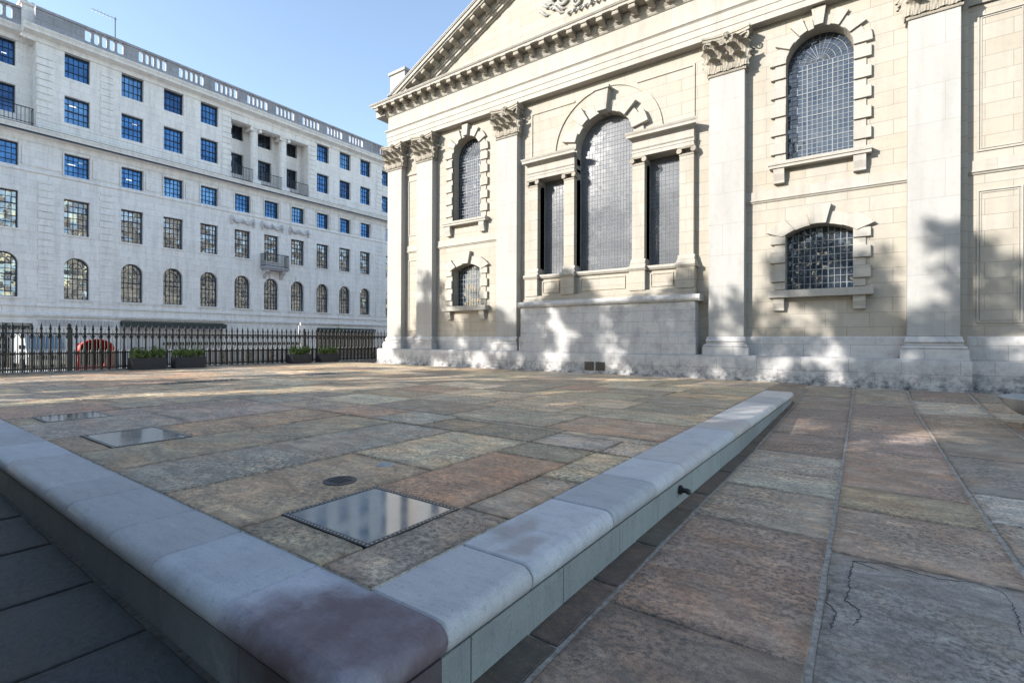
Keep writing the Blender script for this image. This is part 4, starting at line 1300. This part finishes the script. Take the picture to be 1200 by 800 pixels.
# railings on loggia
def railing(name, pts, z0, z1, pitch=.11, parent=ob, mat=None, bulge=0):
    m = MB()
    for i in range(len(pts)-1):
        p, q = Vector(pts[i]), Vector(pts[i+1]); L = (q-p).length; n = max(2, int(L/pitch))
        m.tube([(p.x,p.y,z1),(q.x,q.y,z1)], .028, 5); m.tube([(p.x,p.y,z0+.06),(q.x,q.y,z0+.06)], .02, 5)
        for k in range(n+1):
            c = p.lerp(q, k/n); m.tube([(c.x,c.y,z0),(c.x,c.y,z1)], .014, 4)
    return m.build(name, mat or M['iron'], parent)
for (a, b) in ((17.8, 19.28), (20.0, 21.62), (22.36, 23.95)):
    railing('loggia_railing', [(LX+.12, a, 0), (LX+.12, b, 0)], 13.12, 14.12)
railing('terrace_railing', [(LX+.35, 3.6, 0), (LX+.35, 6.9, 0), (LX-.1, 6.9, 0)], 13.12, 14.0, .16)
# centre balcony on first floor
m = FB(); m.box(19.95, 21.95, -.75, 0.0, 6.62, 6.78); m.box(20.02, 21.88, -.68, 0.0, 6.50, 6.62)
bal = m.build('balcony', M['portland_dark'], ob)
for c in (20.25, 21.62):
    m = FB(); m.prism([(0, 6.5), (-.6, 6.5), (-.6, 6.38), (-.25, 6.2), (0, 5.85)], c-.13, c+.13, 'x'); m.build('bracket', M['carve_grey'], bal)
railing('balcony_railing', [(LX, 19.98, 0), (LX+.72, 20.0, 0), (LX+.72, 21.9, 0), (LX, 21.92, 0)], 6.78, 7.75, .10, bal)
# swags
for c in (18.6, 20.9, 23.2):
    m = FB()
    for s_ in (-1, 1):
        pts = [(c + s_*(.05+.75*k/8), -.06-.05*math.sin(PI*k/8), 10.05 + .0 + .30*((k/8)-.42)**2*4 - .15) for k in range(9)]
        m.tube(pts, [.05,.09,.10,.11,.11,.10,.09,.08,.05], 6)
        m.tube([(c+s_*.82, -.05, 10.35), (c+s_*.84, -.09, 10.0), (c+s_*.82, -.06, 9.65)], [.05,.10,.03], 6)
    m.tube([(c, -.05, 10.25), (c, -.1, 10.05), (c, -.05, 9.85)], [.04,.12,.03], 6)
    m.build('swag', M['carve_grey'], ob)
# keystones above arches
for c in allb:
    m = FB(); m.prism([(c-.13, 5.88), (c+.13, 5.88), (c+.19, 6.3), (c-.19, 6.3)], -.07, .01); m.build('keystone', M['portland'], ob)
    m = FB(); m.box(c-.72, c+.72, -.10, 0, 3.32, 3.42); m.build('window_sill', M['portland'], ob)
    m = FB(); m.box(c-.68, c+.68, -.06, 0, 7.15, 7.25); m.build('window_sill', M['portland'], ob)
# raised panels between the mezzanine windows
m = FB()
for i in range(len(allb)-1):
    u = sorted(allb)
for a, b in zip(sorted(allb)[:-1], sorted(allb)[1:]):
    m = FB(); m.box(a+.72, b-.72, -.05, .0, 10.85, 11.95)
    m.box(a+.60, a+.66, -.07, .0, 10.72, 12.2); m.box(b-.66, b-.60, -.07, .0, 10.72, 12.2)
    m.build('wall_panel', M['portland'], ob)

# windows (frame + pane), five kinds; first of a kind built, the others copied
def make_win(kind):
    hw = HW; fr_ = MB(); gl = MB(); t = .020
    def b_(a, b, z0, z1, d=0): fr_.box(-d, .07, a, b, z0, z1)     # x toward street negative depth handled by loc
    spec = {'arch': (3.42, 5.31, 5, 6), 'tall': (7.25, 9.36, 5, 6), 'mezz': (10.76, 12.06, 5, 4), 'upE': (13.88, 15.48, 5, 4), 'upF': (16.55, 18.02, 5, 3)}[kind]
    z0, z1, nx, nz = spec
    def bx(u0, u1, za, zb, th=.03): fr_.box(-.30, -.30+th, u0, u1, za, zb)
    o = .05
    bx(-hw, -hw+o, z0, z1, .08); bx(hw-o, hw, z0, z1, .08); bx(-hw, hw, z0, z0+o, .08)
    if kind != 'arch': bx(-hw, hw, z1-o, z1, .08)
    for k in range(1, nx):
        u = -hw + 2*hw*k/nx
        bx(u-t*.5, u+t*.5, z0, z1 + (0 if kind != 'arch' else math.sqrt(max(0, hw*hw-u*u))-.01), .035)
    zt = z1
    for k in range(1, nz + (1 if kind == 'arch' else 0)):
        z = z0 + (z1-z0)*k/nz; tt = t if not (kind in ('arch','tall','upE') and k == nz*2//3) else .055
        bx(-hw, hw, z-tt*.5, z+tt*.5, .045)
    if kind == 'arch':
        pts = [(-.26, hw*.96*math.cos(PI*k/16), z1+hw*.96*math.sin(PI*k/16)) for k in range(17)]
        fr_.tube(pts, .035, 5)
        fr_.tube([(-.27, hw*.5*math.cos(PI*k/12), z1+hw*.5*math.sin(PI*k/12)) for k in range(13)], .014, 4)
    if kind == 'arch':
        pl = [(-hw, z0), (hw, z0)] + [(hw*math.cos(PI*k/16), z1+hw*math.sin(PI*k/16)) for k in range(17)]
        gl.prism(pl, -.34, -.32, 'x')
    else: gl.box(-.34, -.32, -hw, hw, z0, z1)
    return fr_, gl
offx = lambda up, c: (-.8 if up and (c < 7 or c > 31.9) else (-1.15 if up and 17.74 < c < 24 else 0))
src = {}
for kind in ('arch', 'tall', 'mezz', 'upE', 'upF'):
    for c in sorted(allb):
        px = offx(kind in ('upE', 'upF'), c)
        if kind not in src:
            f_, g_ = make_win(kind)
            fo = f_.build('window', M['frame'], None); fo.parent = ob
            mt = M['pane_low'] if kind in ('arch', 'tall') else M['pane']
            go = g_.build('pane', mt, None); go.parent = fo
            src[kind] = (fo, go); f2 = fo
        else:
            f2 = src[kind][0].copy(); COL.objects.link(f2); g2 = src[kind][1].copy(); COL.objects.link(g2); g2.parent = f2
        if kind in ('mezz', 'upE', 'upF'):
            gg = src[kind][1] if f2 is src[kind][0] else g2
            gg.material_slots[0].link = 'OBJECT'
            log_ = 17.74 < c < 24 and kind != 'mezz'
            gg.material_slots[0].material = M['pane_dark'] if log_ else random.choice([M['pane'], M['pane'], M['pane_light'], M['pane_navy']] if kind != 'mezz' else [M['pane'], M['pane_light']])  # loggia panes use a darker copy, the recess shade put into its colour
        f2.location = (px, c-15, -STREET)
# lit lamps seen through upper windows
m = FB()
for (c, z, kk, l_) in ((8.75,15.02,0,.16),(8.7,11.5,0,.18),(9.12,11.72,0,.10),(11.85,15.05,0,.13),(11.55,11.35,0,.15),(5.95,17.2,.8,.10)):
    m = FB(); m.box(c-l_, c+l_, kk+.309, kk+.318, z, z+.045); m.build('office_light', M['lamp'], ob)

# ground floor: shopfronts
m = FB()
m.box(6.95, 11.0, .0, .5, -.6, 2.25); m.box(17.2, 24.9, .0, .5, -.6, 2.25); m.box(31.0, 45, .0, .5, -.6, 2.25); m.box(3.5, 3.9, 0, .5, -.6, 2.25)
m.box(11.0, 17.2, .0, .5, 2.15, 2.25); m.box(24.9, 31.0, .0, .5, 2.05, 2.25); m.box(3.9, 6.95, 0, .5, 1.95, 2.25)
m.build('ground_floor_wall', M['portland'], ob)
def shop(u0, u1, ztop, mat_panel, label, louv=False, dark=False):
    m = FB(); m.box(u0, u1, .25, .3, -.6, ztop); s = m.build('shopfront', mat_panel, ob)
    f = FB(); n = max(2, int((u1-u0)/1.0))
    for k in range(n+1):
        u = u0+(u1-u0)*k/n; f.box(u-.04, u+.04, .15, .25, -.6, ztop)
    f.box(u0, u1, .14, .25, .55, .66); f.box(u0, u1, .14, .25, -.6, -.2)
    if louv:
        for z in (1.75, 1.08, .72, .34): f.box(u0, u1-.1, .08, .15, z-.13, z+.06)
    f.build('shop_frame', M['dark_green'] if (dark or louv) else M['shop_white'], s)
    return s
shop(3.9, 6.95, 1.95, M['shop_white'], '', louv=True)
s1 = shop(11, 17.2, 2.15, M['shop_white'], '')
s2 = shop(24.9, 31.0, 2.05, M['clear_dark'], '', dark=True)
m = FB(); m.prism([(0.0, 2.24), (-.75, 2.12), (-.78, 1.84), (-.70, 1.82), (0.0, 1.9)], 11.05, 17.15, 'x'); m.build('awning', M['dark_green'], ob)
m = FB(); m.prism([(0.0, 2.08), (-.35, 2.02), (-.38, 1.8), (-.3, 1.78), (0.0, 1.85)], 24.95, 30.95, 'x'); m.build('awning', M['dark_green'], ob)
m = FB(); m.box(13.4, 18.6, -.02, .0, .66, .86); m.box(18.0, 23.5, -.03, 0, .62, .84); m.build('shop_rail', M['dark_green'], ob)
m = FB()
for k in range(22): m.box(7.2+k*.16, 7.2+k*.16+.11, -.05, 0, 1.82, 2.18)
m.build('grille_frieze', M['carve_grey'], ob)
# aerial on the roof
an = thing('roof_aerial', (LX-.3, 10.8, 19.92), 'thin grey television aerial on a mast above the stone parapet', 'aerial')
m = MB(); m.tube([(LX-.3, 10.8, 19.9), (LX-.3, 10.8, 21.5)], .03, 6); m.build('mast', M['iron'], an)
m = MB(); m.tube([(LX-.3, 9.6, 21.40), (LX-.3, 10.9, 21.40)], .02, 5)
for k in range(6): m.tube([(LX-.55, 9.7+k*.18, 21.40), (LX-.05, 9.7+k*.18, 21.40)], .012, 4)
m.build('boom', M['chrome'], an)

# ------------------------------------------------------------------ iron fence
FXX = -21.6
fence = thing('iron_fence', (FXX, 10, 0), 'long black iron spearhead railing along the far edge of the terrace', 'fence')
m = MB(); m.box(FXX-.2, FXX+.2, -1, 22, STREET, .035); m.build('kerb', M['plinth'], fence, bevel=.01)
m = MB()
for z in (1.27, .62, .12): m.box(FXX-.022, FXX+.022, -1, 22, z-.022, z+.022)
m.build('rails', M['iron'], fence)
def bar_mesh():
    m = MB()
    m.box(-.026, .026, -.026, .026, .035, 1.40)
    m.lathe([(.026,1.38),(.045,1.42),(.045,1.45),(.022,1.47),(.036,1.50),(.022,1.54),(.001,1.63)], 0, 0, 6)
    m.lathe([(.018,1.08),(.040,1.16),(.052,1.23),(.03,1.25)], 0, 0, 6)
    m.lathe([(.02,.56),(.04,.585),(.04,.655),(.02,.68)], 0, 0, 6)
    # scroll knees below the rail
    for s_ in (-1, 1): m.tube([(0, s_*.02, 1.10), (0, s_*.055, 1.17), (0, s_*.085, 1.25)], .011, 4)
    return m
def dog_mesh():
    m = MB()
    m.tube([(0,0,.60),(0,0,1.45)], .012, 4)
    for dy in (-.055, 0, .055):
        m.tube([(0,dy,.035),(0,dy,.66)], .018, 4); m.tube([(0,dy,.66),(0,dy,.74)], [.018,.002], 4)
    return m
b0 = bar_mesh().build('railing_bar', M['iron'], None); b0.parent = fence
d0 = dog_mesh().build('dog_bars', M['iron'], None); d0.parent = b0; d0.location = (0, .11, 0)
y = 4.987 - .2183*27; k = 0
first = True
while y < 21 and k < 99:
    if first: o = b0; first = False
    else:
        o = b0.copy(); COL.objects.link(o); d = d0.copy(); COL.objects.link(d); d.parent = o; d.location = (0, .11, 0)
    o.location = (0, y-10, 0)
    y += .2183; k += 1
for yy in (4.80, 13.3, 20.5):
    m = MB(); m.box(FXX-.055, FXX+.055, yy-.055, yy+.055, .03, 1.42); m.lathe([(.055,1.42),(.08,1.46),(.05,1.5),(.06,1.56),(.001,1.62)], FXX, yy, 12); m.build('post', M['iron'], fence)

# ------------------------------------------------------------------ plants in boxes
def leaves(mb, cx, cy, cz, rx, ry, rz, n, size):
    for i in range(n):
        while True:
            p = Vector((random.uniform(-1,1), random.uniform(-1,1), random.uniform(-1,1)))
            if p.length < 1: break
        k = .75 + .5*mnoise.noise(Vector((cx*3+p.x*2, cy*3+p.y*2, p.z*2)))
        c = Vector((cx+p.x*rx*k*1.15, cy+p.y*ry*k*1.15, cz+p.z*rz*k*1.2))
        a = Vector((random.gauss(0,1), random.gauss(0,1), random.gauss(0,1))).normalized()
        b = a.cross(Vector((random.gauss(0,1), random.gauss(0,1), random.gauss(0,1)))).normalized()
        s_ = size*random.uniform(.6, 1.3)
        mb.add([tuple(c-a*s_), tuple(c+b*s_*.45), tuple(c+a*s_), tuple(c-b*s_*.45)], [(0,1,2,3)])
def planter(yc, ln, label, xc=-21.08, seed=0, hgt=.42, bush=.28):
    random.seed(100+seed)
    t = thing('planter', (xc, yc, 0), label, 'planter', 'planters along the iron fence')
    m = MB(); x0, x1, y0, y1 = xc-.24, xc+.24, yc-ln/2, yc+ln/2
    for k in range(6):
        z0 = .02 + k*(hgt-.02)/6
        m.box(x0, x1, y0, y0+.03, z0, z0+(hgt-.02)/6-.006); m.box(x0, x1, y1-.03, y1, z0, z0+(hgt-.02)/6-.006)
        m.box(x0, x0+.03, y0+.03, y1-.03, z0, z0+(hgt-.02)/6-.006); m.box(x1-.03, x1, y0+.03, y1-.03, z0, z0+(hgt-.02)/6-.006)
    m.box(x0+.035, x1-.035, y0+.035, y1-.035, .0, hgt-.08)
    m.build('box', M['planter'], t)
    m = MB(); m.box(x0+.032, x1-.032, y0+.032, y1-.032, hgt-.08, hgt-.04); m.build('soil', M['soil'], t)
    m = MB(); n = 5
    for k in range(n):
        leaves(m, xc+random.uniform(-.05,.05), y0+ln*(k+.5)/n, hgt+bush*.5+random.uniform(-.03,.06), .22, ln/n*.75, bush*random.uniform(.55,1.0), 460, .032)
    m.build('foliage', M['leaf'], t)
planter(6.86, 1.05, 'black slatted planter with a bushy shrub, leftmost beside the red pedicab', seed=1)
planter(8.18, 1.05, 'black slatted planter with low greenery, second from the left', seed=2, bush=.24)
planter(12.75, .95, 'black slatted planter with the tallest mound, left of the white sign', seed=3, bush=.32)
planter(14.2, .95, 'black slatted planter with yellow-green shrub, closest to the church', seed=4, bush=.26)
random.seed(55)

# ------------------------------------------------------------------ street things
def wheel(parent, x, y, z, r, wd, axis='y', spokes=True):
    m = MB(); pts = []
    for k in range(25):
        a = 2*PI*k/24
        pts.append((x+r*math.cos(a), y, z+r*math.sin(a)) if axis == 'y' else (x, y+r*math.cos(a), z+r*math.sin(a)))
    m.tube(pts, wd, 6, cap=False); w_ = m.build('wheel', M['black'], parent)
    m = MB()
    for k in range(10):
        a = PI*k/10
        dx, dz = math.cos(a)*r, math.sin(a)*r
        m.tube([(x-dx, y, z-dz), (x+dx, y, z+dz)] if axis == 'y' else [(x, y-dx, z-dz), (x, y+dx, z+dz)], .006, 4)
    m.tube([(x, y-.05, z), (x, y+.05, z)] if axis == 'y' else [(x-.05, y, z), (x+.05, y, z)], .03, 8)
    m.build('spokes', M['chrome'], w_)
G = STREET+.12
ped = thing('pedicab', (-23.2, 5.85, G), 'red hooded pedicab parked behind the iron fence', 'pedicab')
px, py = -23.2, 5.85
m = MB()   # hood: curved shell opening towards the terrace (+x)
n1, n2 = 14, 6; outer = []; 
def hood(rs, rt, dx):
    vs = []
    for j in range(n2+1):
        v = j/n2
        for i in range(n1+1):
            a = PI*i/n1; sx = (.52)*rs; zz = .55*rt
            yy_ = math.cos(a)*sx*(1-.25*v*v); h_ = max(0.0, math.sin(a))**.6*zz*(1-.35*v*v)
            vs.append((px+.42-dx-.95*v, py+yy_, G+1.02+h_))
    return vs
vs = hood(1, 1, 0); vi = hood(.93, .93, .03)
N = (n1+1)*(n2+1); fs = []
for j in range(n2):
    for i in range(n1):
        q = j*(n1+1)+i; fs.append((q, q+1, q+n1+2, q+n1+1)); fs.append((N+q, N+q+n1+1, N+q+n1+2, N+q+1))
for i in range(n1): fs.append((i, N+i, N+i+1, i+1))
m.add(vs+vi, fs)
m.add([(px+.42, py+s_*.52, G+z) for s_ in (1,) for z in (1.02, .45)] + [(px-.45, py+.42, G+.45), (px-.5, py+.40, G+1.02)], [(0,1,2,3)])
m.add([(px+.42, py-.52, G+1.02), (px+.42, py-.52, G+.45), (px-.45, py-.42, G+.45), (px-.5, py-.40, G+1.02)], [(0,1,2,3)])
m.build('hood', M['red'], ped, smooth=True, solid=.02)
m = MB(); m.box(px-.4, px+.25, py-.42, py+.42, G+.50, G+.66); m.box(px-.48, px-.36, py-.42, py+.42, G+.66, G+1.15); m.build('seat', M['black'], ped, bevel=.03)
m = MB(); m.box(px-.52, px-.49, py-.40, py+.40, G+.3, G+1.40); m.build('rear_curtain', simple('maroon_cloth', (.22,.015,.015), .8), ped)
m = MB(); m.box(px-.35, px+.6, py-.46, py+.46, G+.34, G+.42); m.box(px+.42, px+.46, py-.46, py+.46, G+.42, G+.62)
m.tube([(px+.5, py, G+.38), (px+1.0, py, G+.35), (px+1.25, py, G+.7), (px+1.35, py, G+.85)], .03, 6)
m.build('chassis', M['red'], ped)
wheel(ped, px-.1, py-.58, G+.33, .31, .028); wheel(ped, px-.1, py+.58, G+.33, .31, .028)

van = thing('van', (-35.8, 6.75, STREET), 'silver grey van parked nose-on beyond the left end of the railings', 'van')
vx, vy, g = -34.0, 6.75, STREET
m = MB()
prof = [(0,.35),(0,.95),(-.25,1.12),(-.75,1.85),(-1.0,1.95),(-3.9,1.95),(-4.0,1.8),(-4.0,.35)]
m.prism([(vx+a, g+b) for a, b in prof], vy-.8, vy+.8, 'y'); m.build('body', simple('silver_grey_paint', (.34,.36,.37), .35), van, bevel=.05)
m = MB(); m.add([(vx-.27,vy-.68,g+1.17),(vx-.27,vy+.68,g+1.17),(vx-.72,vy+.62,g+1.80),(vx-.72,vy-.62,g+1.80),(vx-.24,vy-.68,g+1.17),(vx-.24,vy+.68,g+1.17),(vx-.69,vy+.62,g+1.82),(vx-.69,vy-.62,g+1.82)],
    [(0,1,2,3),(4,5,6,7),(0,1,5,4),(1,2,6,5),(2,3,7,6),(3,0,4,7)]); m.build('windscreen', M['sky_glass'], van)
for s_ in (-1, 1):
    m = MB(); m.box(vx-.02, vx+.03, vy+s_*.62-.13, vy+s_*.62+.13, g+.72, g+.92); m.build('headlight', M['chrome'], van, bevel=.02)
    for dx in (-.7, -3.2):
        m = MB(); m.tube([(vx+dx, vy+s_*.82-.1, g+.33), (vx+dx, vy+s_*.82+.02, g+.33)], .32, 18); m.build('wheel', M['black'], van)
    m = MB(); m.box(vx-.55, vx-.45, vy+s_*.80, vy+s_*1.0, g+1.15, g+1.35); m.build('wing_mirror', M['black'], van)
m = MB(); m.box(vx-.01, vx+.03, vy-.42, vy+.42, g+.62, g+.82); m.build('grille', M['iron'], van)
m = MB(); m.box(vx-.01, vx+.06, vy-.78, vy+.78, g+.35, g+.55); m.build('bumper', M['cream_paint'], van, bevel=.02)

sg = thing('street_sign', (-23.5, 14.3, G), 'narrow white sign board with a pale post behind the iron fence', 'sign')
m = MB(); m.tube([(-23.5,14.27,G),(-23.5,14.27,1.96)], .035, 8); m.build('post', M['white_paint'], sg)
m = MB(); m.box(-23.46, -23.43, 14.12, 14.5, 1.38, 1.80); m.build('board', M['white_paint'], sg)
m = MB(); m.box(-23.455, -23.43, 14.16, 14.42, .88, 1.37); m.build('lower_board', M['white_paint'], sg)
bk = thing('hanging_basket', (-37.9, 26.6, 1.4), 'small hanging basket of dark foliage and red flowers on the shopfront', 'basket')
m = MB(); m.tube([(-38.5,26.6,2.35),(-37.9,26.6,2.35),(-37.9,26.6,1.9)], .02, 5); m.build('bracket', M['iron'], bk)
m = MB(); m.lathe([(.001,1.45),(.18,1.5),(.25,1.68)], -37.9, 26.6, 14); m.build('bowl', M['iron'], bk)
m = MB(); leaves(m, -37.9, 26.6, 1.9, .32, .32, .28, 300, .05); m.build('foliage', M['tree_leaf'], bk)
m = MB(); leaves(m, -37.85, 26.65, 1.6, .28, .28, .16, 90, .05); m.build('flowers', M['flower'], bk)
# motorcycles parked in a row on the far kerb
def motorcycle():
    t = thing('motorcycle', (0,0,0), 'dark motorcycle parked behind the railings', 'motorcycle', 'motorcycles parked in the street')
    for y_ in (-.68, .68):
        m = MB(); pts = [(0, y_+.29*math.cos(2*PI*k/20), .31+.29*math.sin(2*PI*k/20)) for k in range(21)]; m.tube(pts, .055, 6, cap=False); m.build('wheel', M['black'], t)
    m = MB(); m.box(-.12, .12, -.3, .3, .25, .58); m.tube([(0,.66,.31),(0,.5,.75),(0,.42,.98)], .04, 6); m.tube([(0,-.66,.31),(0,-.2,.5)], .04, 6); m.build('frame', M['iron'], t, bevel=.02)
    m = MB(); m.tube([(0,-.12,.72),(0,.10,.80),(0,.36,.76)], [.10,.17,.10], 10); m.build('tank', M['planter'], t, smooth=True)
    m = MB(); m.tube([(0,-.85,.80),(0,-.5,.74),(0,-.12,.72)], [.06,.13,.10], 8); m.build('seat', M['black'], t, smooth=True)
    m = MB(); m.tube([(-.36,.32,1.02),(-.1,.42,.98),(.1,.42,.98),(.36,.32,1.02)], .018, 6); m.build('handlebars', M['chrome'], t)
    m = MB(); m.tube([(0,.45,.86),(0,.56,.86)], .09, 12); m.build('headlight', M['chrome'], t)
    return t
mc = motorcycle()
labs = ['dark motorcycle parked just right of the second planter, behind the railings', 'dark motorcycle second from the left in the row behind the railings', 'dark motorcycle in the middle of the row behind the railings', 'dark motorcycle at the right end of the row, left of the third planter']
for i in range(4):
    o = mc if i == 0 else copy_tree(mc)
    o.location = (-24.6-.1*(i % 2), 9.9 + i*1.15, STREET+.12); o.rotation_euler = (0,0,R(55 + i*4)); o['label'] = labs[i]

# stone bowl on a foot at the right
bw = thing('stone_bowl', (2.60, 11.3, -.09), 'shallow weathered stone bowl planter on a short foot before the church', 'planter')
bx_, by_ = 2.62, 11.3; gz = zlow(bx_, by_)
m = MB(); prof = [(.30,gz+.10),(.42,gz+.14),(.58,gz+.22),(.70,gz+.32),(.78,gz+.43),(.80,gz+.47),(.77,gz+.48),(.70,gz+.42),(.5,gz+.36),(.001,gz+.34)]
m.lathe(prof, bx_, by_, 40); m.build('bowl', M['pilaster'], bw, smooth=True)
m = MB(); m.lathe([(.001,gz-.02),(.50,gz-.02),(.50,gz+.05),(.44,gz+.07),(.36,gz+.09),(.34,gz+.12),(.001,gz+.12)], bx_, by_, 28); m.build('foot', M['pilaster'], bw, smooth=True)
m = MB(); leaves(m, bx_+.05, by_, gz+.47, .5, .5, .13, 900, .04); m.build('foliage', M['leaf'], bw)

# ------------------------------------------------------------------ plane trees and an added shade wall behind the camera
def tree(x, y, h, rad, label, seed, nclump=70, zlo=4.2, per=150, leafs=.16):
    random.seed(seed)
    t = thing('plane_tree', (x, y, LOW), label, 'tree', 'plane trees in front of the church')
    z0 = LOW
    m = MB(); m.tube([(x,y,z0),(x+.05,y,z0+1),(x-.1,y+.1,z0+3),(x,y,z0+5.5),(x+.2,y-.1,z0+h*.75)], [.42,.33,.28,.22,.08], 10)
    for k in range(11):
        a = k*2.4; zb = z0+3.4+k*.6; L = rad*random.uniform(.55,.9)
        e = (x+math.cos(a)*L, y+math.sin(a)*L, zb+L*random.uniform(.5,.9))
        md = (x+math.cos(a)*L*.5, y+math.sin(a)*L*.5, zb+L*.28)
        m.tube([(x,y,zb), md, e], [.14,.09,.03], 6)
    m.build('trunk', M['bark'], t, smooth=True)
    m = MB()
    for i in range(nclump):
        while True:
            p = Vector((random.uniform(-1,1), random.uniform(-1,1), random.uniform(-1,1)))
            if p.length < 1 and mnoise.noise(Vector((x+p.x*3.1, y+p.y*3.1, p.z*3.4))) > -.28: break
        zc = (zlo+h)/2; c = Vector((x+p.x*rad, y+p.y*rad, z0+zc+p.z*(h-zlo)/2))
        r = random.uniform(.45, .95)
        leaves(m, c.x, c.y, c.z, r, r, r*.75, per, leafs)
    m.build('crown', M['tree_leaf'], t)
tree(-27.6, -8.5, 14.4, 2.7, 'plane tree with a small high crown at the street end of the row', 11, 34, 9.6, 150, .17)
tree(-20.2, -7.4, 13.8, 4.0, 'broad plane tree second from the street end of the row', 12, 92, 3.6, 150, .17)
tree(-15.0, -8.6, 14.6, 4.2, 'tall plane tree in the middle of the row', 13, 94, 3.6, 150, .17)
tree(-9.6, -7.2, 14.0, 4.2, 'plane tree with the widest crown in the row', 14, 94, 3.4, 150, .17)
tree(-4.3, -8.4, 13.2, 4.1, 'plane tree nearest the right paving in the row', 15, 88, 3.2, 150, .17)
tree(.8, -6.6, 12.0, 3.9, 'last plane tree of the row, behind the right paving', 16, 78, 3.2, 150, .17)
# tall dark unseen wall, added to shade the sunken passage beside the ledge
bw_ = thing('added_shade_wall', (-7, -2.1, LOW), 'high dark brick wall added out of view to shade the sunken side passage', 'wall')
M['added_shade_wall_brick'] = ashlar('added_shade_wall_brick', (.09,.075,.065), (.07,.06,.055), (.10,.095,.09), .23, .075, .006, .4, .3, dirt=(.03,.03,.03))
m = MB(); m.box(-13.5, -.9, -2.3, -1.95, -.7, 3.9); m.build('wall', M['added_shade_wall_brick'], bw_)  # body of the added shade wall
m = MB(); m.box(-13.53, -.87, -2.36, -1.89, 3.9, 4.0); m.build('coping', M['portland_dark'], bw_)  # top of the added shade wall

# cracks and spalled edges in the big grey slab
m = MB()
def crack(pts, w0):
    full = []
    for i in range(len(pts)-1):
        a, b = Vector(pts[i]), Vector(pts[i+1]); n = max(3, int((b-a).length/.018)); d = (b-a).normalized(); nn = Vector((-d.y, d.x))
        for k in range(n): full.append(a.lerp(b, k/n) + nn*random.gauss(0, .004))
    full.append(Vector(pts[-1]))
    vs = []
    for i, p in enumerate(full):
        d = (full[min(i+1, len(full)-1)] - full[max(i-1, 0)]).normalized(); nn = Vector((-d.y, d.x)); w_ = .36*w0*random.uniform(.2, 1.6)*(1 if 2 < i < len(full)-3 else .3)
        q = p + nn*w_; r = p - nn*w_
        vs += [(q.x, q.y, LOW+.0022), (r.x, r.y, LOW+.0022), (q.x, q.y, LOW-.006), (r.x, r.y, LOW-.006)]
    fs = []
    for i in range(len(full)-1):
        a = 4*i; fs += [(a, a+1, a+5, a+4), (a, a+4, a+6, a+2), (a+1, a+3, a+7, a+5), (a+2, a+6, a+7, a+3)]
    fs += [(0,2,3,1), (4*(len(full)-1), 4*(len(full)-1)+1, 4*(len(full)-1)+3, 4*(len(full)-1)+2)]
    m.add(vs, fs)
crack([(0.087, 3.961), (-0.05, 4.029), (-0.064, 3.795), (-0.06, 3.56), (-0.085, 3.388), (-0.017, 3.338), (-0.002, 3.246), (-0.038, 3.122)], 0.005)
crack([(-0.05, 4.029), (0.112, 4.099), (0.222, 4.074), (0.386, 4.039), (0.571, 4.106), (0.665, 4.06), (0.688, 3.925), (0.678, 3.737), (0.655, 3.504)], 0.006)
crack([(-0.16, 3.488), (-0.167, 3.306), (-0.116, 3.235), (-0.134, 3.024)], 0.004)
tag(m.build('slab_crack', simple('crack_dirt', (.06,.058,.056), .95)), 'dark jagged cracks in the large grey slab at the right front', 'cracks', kind='stuff')
